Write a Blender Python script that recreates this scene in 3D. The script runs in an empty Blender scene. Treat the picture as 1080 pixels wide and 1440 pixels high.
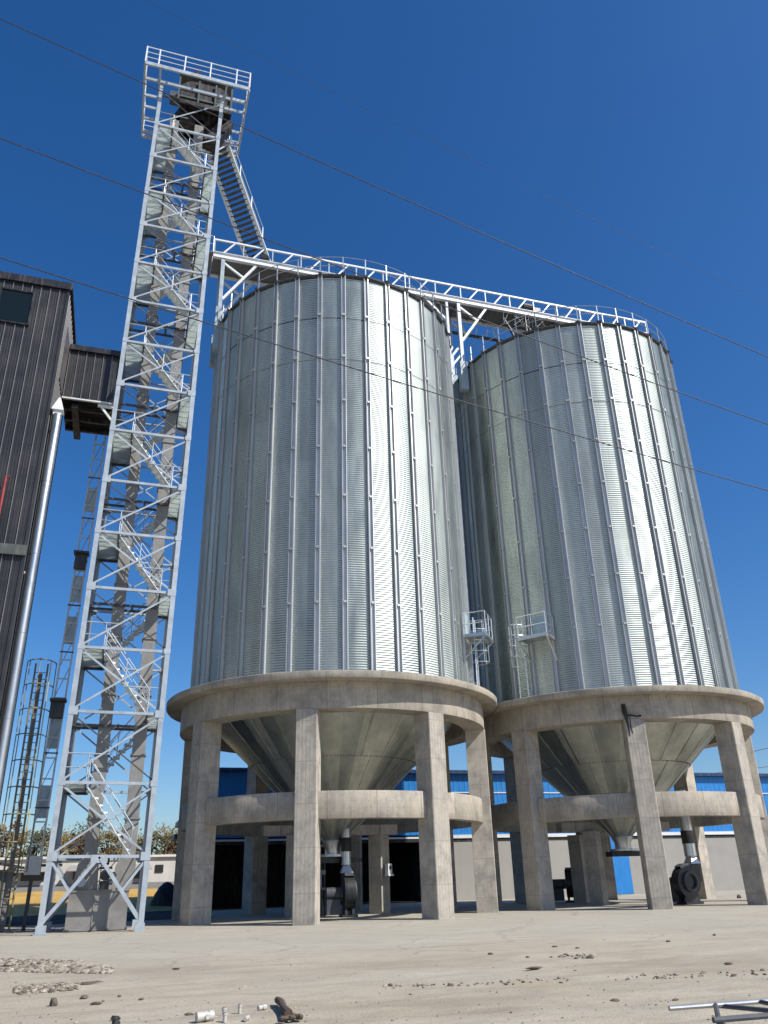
import bpy, math, random
from mathutils import Vector, Matrix
import numpy as np
random.seed(7)
SC = bpy.context.scene
COL = SC.collection
R_ = math.radians
PI = math.pi

# ------------------------------------------------------------------ helpers
class MB:
    """collects shapes, build() links them as one mesh object"""
    def __init__(s): s.v = []; s.f = []
    def add(s, vs, fs):
        o = len(s.v); s.v += [tuple(x) for x in vs]; s.f += [tuple(i + o for i in f) for f in fs]
    def box(s, x0, x1, y0, y1, z0, z1):
        s.add([(x0,y0,z0),(x1,y0,z0),(x1,y1,z0),(x0,y1,z0),(x0,y0,z1),(x1,y0,z1),(x1,y1,z1),(x0,y1,z1)],
              [(0,3,2,1),(4,5,6,7),(0,1,5,4),(1,2,6,5),(2,3,7,6),(3,0,4,7)])
    def beam(s, a, b, w, h, up=(0,0,1)):
        a = Vector(a); b = Vector(b); d = (b-a).normalized(); up = Vector(up)
        if abs(d.dot(up)) > .99: up = Vector((0,1,0))
        x = d.cross(up).normalized()*w/2; y = d.cross(x).normalized()*h/2
        s.add([a-x-y,a+x-y,a+x+y,a-x+y,b-x-y,b+x-y,b+x+y,b-x+y],
              [(0,1,2,3),(7,6,5,4),(4,5,1,0),(5,6,2,1),(6,7,3,2),(7,4,0,3)])
    def angle(s, a, b, w, t, ex, ey):
        """L section: flanges along ex and ey from the corner line a-b"""
        a = Vector(a); b = Vector(b); ex = Vector(ex); ey = Vector(ey)
        prof = [ex*0+ey*0, ex*w, ex*w+ey*t, ex*t+ey*t, ex*t+ey*w, ey*w]
        n = 6
        s.add([a+p for p in prof]+[b+p for p in prof],
              [(i,(i+1)%n,(i+1)%n+n,i+n) for i in range(n)]+[(0,5,4,3),(0,3,2,1),(6,9,10,11),(6,7,8,9)])
    def tube(s, pts, r, n=6, closed=False, caps=True):
        pts = [Vector(p) for p in pts]; m = len(pts); o = len(s.v)
        rr = r if isinstance(r, (list, tuple)) else [r]*m
        ref = None
        for i, p in enumerate(pts):
            if closed: d = pts[(i+1)%m]-pts[i-1]
            else: d = pts[min(i+1,m-1)]-pts[max(i-1,0)]
            d.normalize()
            if ref is None or abs(d.dot(ref)) > .98:
                ref = Vector((0,0,1)) if abs(d.z) < .9 else Vector((0,1,0))
            x = d.cross(ref).normalized(); y = d.cross(x).normalized()
            for k in range(n):
                a = 2*PI*k/n; s.v.append(tuple(p+(x*math.cos(a)+y*math.sin(a))*rr[i]))
        for i in range(m if closed else m-1):
            j = (i+1)%m
            for k in range(n):
                s.f.append((o+i*n+k,o+i*n+(k+1)%n,o+j*n+(k+1)%n,o+j*n+k))
        if caps and not closed:
            s.f.append(tuple(o+k for k in range(n))[::-1]); s.f.append(tuple(o+(m-1)*n+k for k in range(n)))
    def lathe(s, prof, n=72, a0=0, a1=2*PI, closed_prof=False, cx=0, cy=0):
        full = abs(a1-a0-2*PI) < 1e-6; o = len(s.v); m = len(prof); cols = n if full else n+1
        for i in range(cols):
            a = a0+(a1-a0)*i/n
            for r, z in prof: s.v.append((cx+r*math.sin(a), cy-r*math.cos(a), z))
        for i in range(n):
            j = (i+1)%cols
            for k in range(m if closed_prof else m-1):
                l = (k+1)%m
                s.f.append((o+i*m+k,o+j*m+k,o+j*m+l,o+i*m+l))
    def prism(s, poly, z0, z1):
        n = len(poly)
        s.add([(x,y,z0) for x,y in poly]+[(x,y,z1) for x,y in poly],
              [tuple(range(n))[::-1], tuple(range(n,2*n))]+[(i,(i+1)%n,(i+1)%n+n,i+n) for i in range(n)])
    def prism_y(s, poly, y0, y1):
        n = len(poly)
        s.add([(x,y0,z) for x,z in poly]+[(x,y1,z) for x,z in poly],
              [tuple(range(n)), tuple(range(n,2*n))[::-1]]+[(i,i+n,(i+1)%n+n,(i+1)%n) for i in range(n)])
    def rock(s, c, r, squash=.7):
        t = (1+5**.5)/2; c = Vector(c)
        vs = [(-1,t,0),(1,t,0),(-1,-t,0),(1,-t,0),(0,-1,t),(0,1,t),(0,-1,-t),(0,1,-t),(t,0,-1),(t,0,1),(-t,0,-1),(-t,0,1)]
        fs = [(0,11,5),(0,5,1),(0,1,7),(0,7,10),(0,10,11),(1,5,9),(5,11,4),(11,10,2),(10,7,6),(7,1,8),(3,9,4),(3,4,2),(3,2,6),(3,6,8),(3,8,9),(4,9,5),(2,4,11),(6,2,10),(8,6,7),(9,8,1)]
        rot = Matrix.Rotation(random.uniform(0,6.3),3,'Z')
        s.add([c+rot@(Vector(v)*(r/1.9*random.uniform(.7,1.25))*1.0)*1.0 if False else c+Vector(((rot@Vector(v)).x*r/1.9*random.uniform(.7,1.3),(rot@Vector(v)).y*r/1.9*random.uniform(.7,1.3),v[2]*squash*r/1.9*random.uniform(.7,1.2))) for v in vs], fs)
    def build(s, name, mat, parent=None, smooth=False, loc=None, rotz=0, kind=None):
        me = bpy.data.meshes.new(name); me.from_pydata([tuple(v) for v in s.v], [], s.f); me.validate(); me.update()
        if smooth:
            me.polygons.foreach_set('use_smooth', [True]*len(me.polygons))
        me.materials.append(mat)
        return link(name, me, parent, loc, rotz, kind)

def link(name, me, parent=None, loc=None, rotz=0, kind=None):
    o = bpy.data.objects.new(name, me); COL.objects.link(o)
    if parent is not None: o.parent = parent
    if loc is not None: o.location = loc
    if rotz: o.rotation_euler.z = rotz
    if kind: o['kind'] = kind
    return o
def thing(name, label, cat, loc=(0,0,0), rotz=0, group=None):
    o = bpy.data.objects.new(name, None); COL.objects.link(o); o.location = loc; o.rotation_euler.z = rotz
    o.empty_display_size = .3
    return tag(o, label, cat, group)
def tag(o, label, cat, group=None):
    o['label'] = label; o['category'] = cat
    if group: o['group'] = group
    return o
def copy_tree(o, parent=None):
    c = o.copy(); COL.objects.link(c)
    if parent is not None: c.parent = parent
    for ch in list(o.children): copy_tree(ch, c)
    return c
def sharp(o, ang=35):
    """smooth shading with hard edges over the given angle"""
    me = o.data
    me.polygons.foreach_set('use_smooth', [True]*len(me.polygons))
    try: me.set_sharp_from_angle(angle=R_(ang))
    except Exception: pass
    return o

# ------------------------------------------------------------------ materials
class NT:
    def __init__(s, name):
        s.m = bpy.data.materials.new(name); s.m.use_nodes = True; s.t = s.m.node_tree; s.n = s.t.nodes
        s.b = s.n['Principled BSDF']; s.tc = s.n.new('ShaderNodeTexCoord')
    def N(s, typ, **kw):
        n = s.n.new(typ)
        for k, v in kw.items(): setattr(n, k, v)
        return n
    def L(s, a, b): s.t.links.new(a, b)
    def noise(s, scale=5, detail=4, rough=.55, vec=None, stretch=None, coord='Object'):
        n = s.N('ShaderNodeTexNoise'); n.inputs['Scale'].default_value = scale; n.inputs['Detail'].default_value = detail
        n.inputs['Roughness'].default_value = rough
        src = vec or s.tc.outputs[coord]
        if stretch:
            mp = s.N('ShaderNodeMapping'); mp.inputs['Scale'].default_value = stretch; s.L(src, mp.inputs['Vector']); src = mp.outputs['Vector']
        s.L(src, n.inputs['Vector']); return n.outputs['Fac']
    def ramp(s, fac, stops):
        r = s.N('ShaderNodeValToRGB'); e = r.color_ramp.elements
        while len(e) < len(stops): e.new(.5)
        for i, (p, c) in enumerate(stops):
            e[i].position = p; e[i].color = (*c, 1) if len(c) == 3 else c
        s.L(fac, r.inputs['Fac']); return r.outputs['Color']
    def mix(s, fac, a, b, blend='MIX'):
        m = s.N('ShaderNodeMix'); m.data_type = 'RGBA'; m.blend_type = blend
        for sock, val in ((m.inputs['Factor'], fac), (m.inputs['A'], a), (m.inputs['B'], b)):
            pass
        ins = [i for i in m.inputs if i.type == 'RGBA']; f = m.inputs[0]
        for sock, val in ((f, fac), (ins[0], a), (ins[1], b)):
            if isinstance(val, (int, float)): sock.default_value = val
            elif isinstance(val, tuple): sock.default_value = (*val, 1)
            else: s.L(val, sock)
        return [o for o in m.outputs if o.type == 'RGBA'][0]
    def math(s, op, a, b=None, c=None):
        m = s.N('ShaderNodeMath', operation=op)
        for i, v in enumerate((a, b, c)):
            if v is None: continue
            if isinstance(v, (int, float)): m.inputs[i].default_value = v
            else: s.L(v, m.inputs[i])
        return m.outputs[0]
    def maprange(s, v, a, b, c, d):
        m = s.N('ShaderNodeMapRange'); s.L(v, m.inputs[0])
        for i, x in enumerate((a,b,c,d)): m.inputs[i+1].default_value = x
        return m.outputs[0]
    def set(s, **kw):
        for k, v in kw.items():
            i = s.b.inputs[k.replace('_', ' ')]
            if isinstance(v, tuple): i.default_value = (*v, 1)
            elif isinstance(v, (int, float)): i.default_value = v
            else: s.L(v, i)
        return s
    def bump(s, h, strength=.3, dist=.02):
        b = s.N('ShaderNodeBump'); b.inputs['Strength'].default_value = strength; b.inputs['Distance'].default_value = dist
        s.L(h, b.inputs['Height']); s.L(b.outputs['Normal'], s.b.inputs['Normal']); return s

def m_painted(name, col, rough=.45, var=.25, metallic=0, scale=3, dirt=(.25,.22,.19), dirt_amt=.35):
    t = NT(name); n = t.noise(scale, 5); n2 = t.noise(scale*.6, 4, stretch=(3,3,.5))
    c = t.mix(t.maprange(n2, .5, .8, 0, dirt_amt), t.mix(t.maprange(n, .3, .7, 0, 1), tuple(x*(1-var) for x in col), col), dirt)
    t.set(Base_Color=c, Roughness=t.maprange(n, .3, .7, rough-.08, rough+.12), Metallic=metallic)
    return t.m

def m_concrete(name, col, streak=True, boards=False, scale=1.0, ring=False):
    t = NT(name)
    big = t.noise(.9*scale, 6, .68); mid = t.noise(6*scale, 7, .72, stretch=(1,1,.45)); fine = t.noise(38, 3, .6)
    c = t.mix(t.maprange(big, .36, .62, 0, 1), tuple(x*.62 for x in col), tuple(min(1,x*1.22) for x in col))
    warm = t.noise(.9*scale, 3)
    c = t.mix(t.maprange(warm, .42, .68, 0, .55), c, (col[0]*1.0, col[1]*.92, col[2]*.80))
    c = t.mix(t.maprange(mid, .50, .70, 0, .55), c, tuple(x*.42 for x in col))
    if streak:
        st = t.noise(3.4, 6, .68, stretch=(2.6,2.6,.16))
        c = t.mix(t.maprange(st, .48, .66, 0, .45), c, tuple(x*.48 for x in col))
    h = t.math('ADD', t.math('MULTIPLY', mid, .7), t.math('MULTIPLY', fine, .35))
    if boards:
        w = t.N('ShaderNodeTexWave'); w.wave_type = 'BANDS'; w.bands_direction = 'X'; w.inputs['Scale'].default_value = 1.9
        w.inputs['Distortion'].default_value = 1.2; w.inputs['Detail'].default_value = 3; t.L(t.tc.outputs['Object'], w.inputs['Vector'])
        c = t.mix(t.maprange(w.outputs['Fac'], 0, .35, .38, 0), c, tuple(x*.5 for x in col))
        # horizontal pour joints
        sx = t.N('ShaderNodeSeparateXYZ'); t.L(t.tc.outputs['Object'], sx.inputs[0])
        oi = t.N('ShaderNodeObjectInfo')
        zz = t.math('ADD', t.math('ADD', sx.outputs[2], t.math('MULTIPLY', mid, .06)), t.math('MULTIPLY', oi.outputs['Random'], 1.3))
        fr = t.math('FRACT', t.math('MULTIPLY', zz, .62))
        c = t.mix(t.maprange(t.math('ABSOLUTE', t.math('SUBTRACT', fr, .5)), 0, .018, .5, 0), c, tuple(x*.35 for x in col))
        seg = t.N('ShaderNodeTexWhiteNoise'); seg.noise_dimensions = '1D'
        t.L(t.math('ADD', t.math('FLOOR', t.math('ADD', t.math('MULTIPLY', zz, .62), .5)), t.math('MULTIPLY', oi.outputs['Random'], 57)), seg.inputs['W'])
        c = t.mix(t.maprange(seg.outputs['Value'], 0, 1, 0, .45), c, tuple(x*.72 for x in col))
        h = t.math('ADD', h, t.math('MULTIPLY', w.outputs['Fac'], .35))
    if ring:
        sx = t.N('ShaderNodeSeparateXYZ'); t.L(t.tc.outputs['Object'], sx.inputs[0])
        an = t.math('MULTIPLY', t.math('ADD', t.math('ARCTAN2', sx.outputs[0], sx.outputs[1]), t.math('MULTIPLY', mid, .004)), 22/(2*PI))
        wn = t.N('ShaderNodeTexWhiteNoise'); wn.noise_dimensions = '1D'; t.L(t.math('ADD', t.math('FLOOR', t.math('ADD', an, 40.0)), t.math('FLOOR', t.math('MULTIPLY', sx.outputs[2], .5))), wn.inputs['W'])
        c = t.mix(t.maprange(wn.outputs['Value'], 0, 1, 0, .55), c, (col[0]*.66, col[1]*.64, col[2]*.60))
        fr = t.math('ABSOLUTE', t.math('SUBTRACT', t.math('FRACT', t.math('ADD', an, 40.0)), .5))
        c = t.mix(t.maprange(fr, .490, .497, 0, .75), c, tuple(x*.3 for x in col))
        lz = t.math('FRACT', t.math('MULTIPLY', t.math('ADD', sx.outputs[2], t.math('MULTIPLY', mid, .03)), 3.6))
        c = t.mix(t.maprange(lz, .0, .10, .28, 0), c, tuple(x*.45 for x in col))
    pits = t.N('ShaderNodeTexVoronoi'); pits.inputs['Scale'].default_value = 7.5; t.L(t.tc.outputs['Object'], pits.inputs['Vector'])
    c = t.mix(t.maprange(pits.outputs['Distance'], .04, .09, .45, 0), c, tuple(x*.35 for x in col))
    t.set(Base_Color=c, Roughness=.9, Specular_IOR_Level=.25); t.bump(h, .25, .008)
    return t.m

def m_galv(name, col=(.60,.62,.63), rough=.33, panels=False, spangle=True, metallic=1.0):
    t = NT(name)
    n = t.noise(1.3, 5, .6, stretch=(2.2,2.2,.3)); f = t.noise(60, 2)
    c = t.mix(t.maprange(n, .3, .7, 0, 1), tuple(x*.86 for x in col), tuple(min(1,x*1.1) for x in col))
    r = t.maprange(t.noise(2.1, 4, stretch=(1,1,.25)), .3, .7, rough-.06, rough+.1)
    if panels:
        sx = t.N('ShaderNodeSeparateXYZ'); t.L(t.tc.outputs['Object'], sx.inputs[0])
        ang = t.math('FLOOR', t.math('ADD', t.math('MULTIPLY', t.math('ARCTAN2', sx.outputs[0], sx.outputs[1]), 18/PI), 100))
        row = t.math('FLOOR', t.math('MULTIPLY', sx.outputs[2], 1/2.62))
        oi = t.N('ShaderNodeObjectInfo')
        cv = t.N('ShaderNodeCombineXYZ'); t.L(ang, cv.inputs[0]); t.L(row, cv.inputs[1]); t.L(t.math('MULTIPLY', oi.outputs['Random'], 91), cv.inputs[2])
        wn = t.N('ShaderNodeTexWhiteNoise'); wn.noise_dimensions = '3D'; t.L(cv.outputs[0], wn.inputs['Vector'])
        cv2 = t.N('ShaderNodeCombineXYZ'); t.L(ang, cv2.inputs[0]); t.L(t.math('MULTIPLY', oi.outputs['Random'], 31), cv2.inputs[2])
        wn2 = t.N('ShaderNodeTexWhiteNoise'); wn2.noise_dimensions = '3D'; t.L(cv2.outputs[0], wn2.inputs['Vector'])
        tint = t.mix(wn2.outputs['Value'], (.56,.63,.64), (1.15,1.17,1.12))
        c = t.mix(.75, c, tint, 'MULTIPLY')
        tone = t.maprange(wn.outputs['Value'], 0, 1, .93, 1.06)
        cc = t.N('ShaderNodeCombineXYZ')
        for k in range(3): t.L(tone, cc.inputs[k])
        c = t.mix(1.0, c, cc.outputs[0], 'MULTIPLY')
        r = t.math('ADD', r, t.maprange(wn2.outputs['Value'], 0, 1, -.10, .08))
    t.set(Base_Color=c, Metallic=metallic, Roughness=r); t.bump(t.math('ADD', t.math('MULTIPLY', n, .5), t.math('MULTIPLY', f, .06)), .10, .03)
    return t.m

M = {}
M['sheet'] = m_galv('corrugated galvanised sheet', (.49,.525,.515), .47, panels=True, metallic=.95)
M['galv'] = m_galv('galvanised steel', (.66,.68,.69), .38)
M['stiff'] = m_galv('galvanised stiffener', (.52,.53,.52), .42, metallic=.4)
M['hopper'] = m_galv('dull galvanised hopper plate', (.56,.565,.53), .42, panels=True)
M['duct'] = m_galv('spiral duct steel', (.62,.64,.65), .3)
M['eave'] = m_painted('eave steel with painted shade', (.05,.055,.06), .5, .3)  # shadow at the silo eave put into the roof colour
M['white'] = m_painted('white galvanised structural steel', (.42,.475,.52), .42, .2, metallic=.15, dirt_amt=.25)
M['whitepaint'] = m_painted('bright white painted steel', (.78,.80,.82), .4, .1, dirt_amt=.15)
M['landing'] = m_painted('pale steel plate', (.76,.80,.79), .5, .15)
def m_plate():
    t = NT('pale translucent plate'); n = t.noise(2.5, 4); c = t.mix(t.maprange(n,.3,.7,0,1), (.62,.69,.68), (.80,.83,.81))
    t.set(Base_Color=c, Roughness=.5); tr = t.N('ShaderNodeBsdfTranslucent'); t.L(c, tr.inputs['Color'])
    mx = t.N('ShaderNodeMixShader'); mx.inputs[0].default_value = .66; out = t.n['Material Output']
    t.L(t.b.outputs[0], mx.inputs[1]); t.L(tr.outputs[0], mx.inputs[2]); t.L(mx.outputs[0], out.inputs['Surface']); return t.m
M['plate'] = m_plate()
M['grey'] = m_painted('grey painted duct', (.25,.245,.232), .5, .25, dirt_amt=.4)
M['darksteel'] = m_painted('dark grey steel', (.07,.075,.085), .5, .3)
M['decksteel'] = m_painted('grey deck steel', (.17,.175,.18), .5, .3)
M['brownsteel'] = m_painted('dark brown machine steel', (.016,.012,.010), .55, .3)
M['greensteel'] = m_painted('grey green machine paint', (.085,.10,.09), .5, .25)
M['black'] = m_painted('black machine paint', (.022,.024,.026), .38, .3, dirt_amt=.15)
M['clad'] = m_painted('dark brown sheet cladding', (.030,.0295,.032), .42, .35, scale=.8, dirt=(.10,.09,.085), dirt_amt=.25)
M['clad2'] = m_painted('faded brown flashing panel', (.105,.092,.098), .4, .3, scale=1.2)
M['trim'] = m_painted('black roof trim', (.014,.013,.016), .45, .2)
M['seam'] = m_painted('bright cladding seam', (.24,.23,.235), .38, .3, scale=9)
M['blue'] = m_painted('blue sheet cladding', (.012,.20,.56), .45, .12, dirt_amt=.10)
M['navy'] = m_painted('navy eave sheet', (.01,.035,.11), .45, .2)
M['offwhite'] = m_painted('off white coping', (.70,.71,.70), .5, .1, dirt_amt=.2)
M['plaster'] = m_painted('grey beige rendered wall', (.34,.325,.30), .85, .12, scale=.7, dirt=(.26,.22,.18), dirt_amt=.35)
M['whitewall'] = m_painted('whitewashed wall', (.62,.60,.56), .85, .12, scale=.5, dirt_amt=.3)
M['greywall'] = m_painted('grey plinth', (.30,.29,.275), .85, .15, scale=.5)
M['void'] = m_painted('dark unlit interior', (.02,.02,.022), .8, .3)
M['yellow'] = m_painted('faded yellow steel', (.62,.52,.13), .5, .2)
M['olive'] = m_painted('olive weathered steel', (.30,.28,.16), .55, .25)
M['red'] = m_painted('red painted pipe', (.28,.03,.025), .4, .2)
M['teal'] = m_painted('pale teal steel', (.36,.47,.52), .45, .2)
M['purple'] = m_painted('purplish awning sheet', (.10,.075,.13), .5, .25)
M['rubber'] = m_painted('black tarpaulin', (.012,.012,.013), .6, .3)
M['cable'] = m_painted('dark cable', (.045,.05,.06), .5, .2)
def m_rubble():
    t = NT('mixed rubble stone'); g = t.N('ShaderNodeNewGeometry')
    c = t.ramp(g.outputs['Random Per Island'], [(0,(.08,.06,.045)),(.35,(.20,.165,.125)),(.7,(.31,.27,.21)),(1,(.42,.37,.30))])
    t.set(Base_Color=c, Roughness=.9); return t.m
M['stone'] = m_rubble()
M['darkstone'] = m_painted('dark stone', (.13,.105,.08), .9, .4, scale=9)
M['wood'] = m_painted('weathered brown wood', (.12,.085,.06), .85, .5, scale=14)
M['pvc'] = m_painted('white plastic pipe', (.52,.505,.455), .4, .1, dirt_amt=.4)
M['concrete'] = m_concrete('cast concrete', (.44,.40,.34), ring=True)
M['column'] = m_concrete('board marked concrete', (.47,.43,.37), boards=True)

def m_glass():
    t = NT('dark window glass'); t.set(Base_Color=(.008,.014,.015), Roughness=.05, Metallic=0.0, Specular_IOR_Level=.35); return t.m
M['glass'] = m_glass()

def m_ground(name, a, b, dark, patch, sc=.35, slab=None):
    t = NT(name)
    g = t.noise(sc, 6, .62); m = t.noise(1.7, 6, .7, stretch=(.45,1.3,1)); f = t.noise(26, 4, .7); huge = t.noise(.07, 3)
    c = t.mix(t.maprange(g, .35, .65, 0, 1), a, b)
    c = t.mix(t.maprange(m, .48, .70, 0, .65), c, dark)
    c = t.mix(t.maprange(huge, .45, .62, 0, .55), c, patch)
    st = t.noise(2.6, 5, .65, stretch=(.18,1.6,1))
    c = t.mix(t.maprange(st, .52, .70, 0, .5), c, tuple(min(1, x*1.28) for x in a))
    c = t.mix(t.maprange(f, .52, .72, 0, .6), c, tuple(x*.5 for x in a))
    vo = t.N('ShaderNodeTexVoronoi'); vo.inputs['Scale'].default_value = 9; t.L(t.tc.outputs['Object'], vo.inputs['Vector'])
    c = t.mix(t.math('MULTIPLY', t.maprange(vo.outputs['Distance'], .05, .11, .55, 0), t.maprange(m, .45, .6, 0, 1)), c, tuple(x*.4 for x in a))
    if not slab:
        pn = t.noise(.22, 5, .7, stretch=(.5,1.2,1)); c = t.mix(t.maprange(pn, .50, .62, 0, .55), c, (a[0]*.72, a[1]*.70, a[2]*.68))
        on = t.noise(.5, 4, .6); c = t.mix(t.maprange(on, .62, .75, 0, .5), c, (a[0]*1.05, a[1]*.92, a[2]*.66))
    if slab:
        sx = t.N('ShaderNodeSeparateXYZ'); t.L(t.tc.outputs['Object'], sx.inputs[0])
        wob = t.noise(.5, 5, .65); edge = t.math('ADD', sx.outputs[1], t.math('MULTIPLY', wob, 7.0))
        c = t.mix(t.maprange(edge, -12.3, -8.2, .92, 0), c, t.mix(t.maprange(g, .35, .65, 0, 1), *slab))
        for (sc2, w2) in ((.22,.010),(.55,.006)):
            v2 = t.N('ShaderNodeTexVoronoi'); v2.feature = 'DISTANCE_TO_EDGE'; v2.inputs['Scale'].default_value = sc2
            dn = t.N('ShaderNodeTexNoise'); dn.inputs['Scale'].default_value = 1.6; dn.inputs['Detail'].default_value = 5; t.L(t.tc.outputs['Object'], dn.inputs['Vector'])
            vm = t.N('ShaderNodeVectorMath', operation='MULTIPLY_ADD'); t.L(dn.outputs['Color'], vm.inputs[0]); vm.inputs[1].default_value = (.8,.8,0); t.L(t.tc.outputs['Object'], vm.inputs[2]); t.L(vm.outputs[0], v2.inputs['Vector'])
            c = t.mix(t.maprange(v2.outputs['Distance'], 0, w2*1.4, .32, 0), c, tuple(x*.35 for x in a))
    t.set(Base_Color=c, Roughness=.93, Specular_IOR_Level=.2)
    t.bump(t.math('ADD', t.math('MULTIPLY', m, .6), t.math('MULTIPLY', f, .4)), .7, .06)
    return t.m
M['dirt'] = m_ground('dusty dirt yard', (.37,.325,.25), (.44,.39,.31), (.27,.23,.175), (.385,.35,.29))
M['apron'] = m_ground('dusty concrete apron', (.37,.335,.27), (.44,.405,.335), (.28,.245,.19), (.385,.36,.305), .22, slab=((.345,.295,.225), (.41,.36,.28)))

M['shadow_ground'] = m_ground('ground with painted shadow', (.045,.043,.042), (.06,.057,.053), (.025,.024,.024), (.05,.048,.045))  # ground colour darkened to stand in for deep shadow
def m_corn():
    t = NT('spread yellow corn'); n = t.noise(.5, 5); f = t.noise(40, 3, .7)
    c = t.mix(t.maprange(n, .35, .65, 0, 1), (.46,.27,.055), (.58,.37,.09)); c = t.mix(t.maprange(f, .5, .75, 0, .6), c, (.30,.16,.03))
    t.set(Base_Color=c, Roughness=.8); t.bump(f, .5, .03); return t.m
M['corn'] = m_corn()
def m_grass():
    t = NT('dry grass verge'); n = t.noise(1.2, 5); c = t.mix(t.maprange(n, .35, .65, 0, 1), (.22,.14,.04), (.13,.12,.04))
    t.set(Base_Color=c, Roughness=.9); return t.m
M['grass'] = m_grass()
def m_leaf(name, a, b):
    t = NT(name); n = t.noise(1.1, 3); g = t.N('ShaderNodeNewGeometry')
    c = t.mix(g.outputs['Random Per Island'], a, b); c = t.mix(t.maprange(n, .4, .6, 0, .5), c, tuple(x*.5 for x in a))
    t.set(Base_Color=c, Roughness=.7); return t.m
M['leaf0'] = m_leaf('orange autumn leaves', (.17,.085,.028), (.12,.085,.03))
M['leaf1'] = m_leaf('yellow autumn leaves', (.22,.14,.03), (.11,.09,.03))
M['leaf2'] = m_leaf('olive green leaves', (.07,.085,.025), (.10,.09,.035))
M['bark'] = m_painted('bark', (.10,.08,.06), .9, .4, scale=6)

# ------------------------------------------------------------------ camera, world, sun
CAMP = Vector((1.972, -34.223, 1.6))
fw = Vector((.281,.866,.413)).normalized(); r2 = Vector((.954,-.298,-.026)); r2 = (r2-fw*r2.dot(fw)).normalized(); u2 = r2.cross(fw)
cd = bpy.data.cameras.new('camera'); cam = bpy.data.objects.new('camera', cd); COL.objects.link(cam); SC.camera = cam
cam.matrix_world = Matrix(((r2.x,u2.x,-fw.x,CAMP.x),(r2.y,u2.y,-fw.y,CAMP.y),(r2.z,u2.z,-fw.z,CAMP.z),(0,0,0,1)))
cd.sensor_width = 36; cd.sensor_fit = 'AUTO'; cd.lens = 1131.76/1440*36; cd.clip_end = 3000; cd.clip_start = .05
FPX = 1131.76
def ray(px, py): return fw+r2*((px-540)/FPX)+u2*((720-py)/FPX)
def at_z(px, py, z=0): d = ray(px,py); return CAMP+d*((z-CAMP.z)/d.z)
def at_v(px, py, v): d = ray(px,py); return CAMP+d*((v-CAMP.y)/d.y)
def at_u(px, py, u): d = ray(px,py); return CAMP+d*((u-CAMP.x)/d.x)

SUN_AZ = R_(46); SUN_EL = R_(44.5)          # azimuth from -Y towards +X
sd = Vector((math.sin(SUN_AZ)*math.cos(SUN_EL), -math.cos(SUN_AZ)*math.cos(SUN_EL), math.sin(SUN_EL)))
sl = bpy.data.lights.new('sun', 'SUN'); sl.energy = 5.0; sl.angle = R_(.53); sl.color = (1,.955,.88)
so = bpy.data.objects.new('sun', sl); COL.objects.link(so); so.rotation_euler = sd.to_track_quat('Z','Y').to_euler(); so.location = (60,-60,80)
w = bpy.data.worlds.new('World'); SC.world = w; w.use_nodes = True; nt = w.node_tree
bg = nt.nodes['Background']; sky = nt.nodes.new('ShaderNodeTexSky'); sky.sky_type = 'NISHITA'; sky.sun_disc = False
sky.sun_elevation = SUN_EL; sky.sun_rotation = math.atan2(sd.x, sd.y); sky.altitude = 30; sky.air_density = 1.0; sky.dust_density = 1.0; sky.ozone_density = 6.0
hs = nt.nodes.new('ShaderNodeHueSaturation'); hs.inputs['Saturation'].default_value = 1.25; hs.inputs['Hue'].default_value = .505; nt.links.new(sky.outputs[0], hs.inputs['Color']); nt.links.new(hs.outputs[0], bg.inputs[0]); bg.inputs[1].default_value = .118
SC.view_settings.view_transform = 'Standard'; SC.view_settings.look = 'None'; SC.view_settings.exposure = 0.2; SC.view_settings.gamma = 1
try:
    SC.cycles.sample_clamp_indirect = 8; SC.cycles.max_bounces = 8; SC.cycles.use_denoising = True
except Exception: pass

# ------------------------------------------------------------------ ground
from mathutils import noise as mn
def gh(x, y):
    f = max(0, min(1, (-9.5-y)/2.5))*max(0, min(1, (y+36)/2))*max(0, min(1, (x+24)/5))*max(0, min(1, (44-x)/5))
    h = .030*mn.noise((x*.5,y*.9,1.3))+.016*mn.noise((x*1.7,y*2.6,4.1))+.008*mn.noise((x*5,y*7,9.1))
    d = (y+24.2+.07*(x-4))            # shallow wheel tracks running across the yard
    h -= .045*(math.exp(-(d/.22)**2)+math.exp(-((d-1.7)/.22)**2))*(1+.5*mn.noise((x*.8,y*.8,2)))
    d2 = (y+19.0-.10*(x-4)); h -= .035*(math.exp(-(d2/.25)**2)+math.exp(-((d2-1.75)/.25)**2))
    return (h-.012)*f
xs = [-900,-300,-80]+[-24+.17*i for i in range(401)]+[90,300,900]; ys = [-400,-120,-60]+[-36+.15*i for i in range(178)]+[0,30,60,120,300,1200]
g = MB()
for y in ys:
    for x in xs: g.v.append((x, y, gh(x, y)))
nx = len(xs)
for j in range(len(ys)-1):
    for i in range(nx-1): a = j*nx+i; g.f.append((a,a+1,a+nx+1,a+nx))
g.build('ground', M['dirt'], smooth=True, kind='structure')
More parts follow.
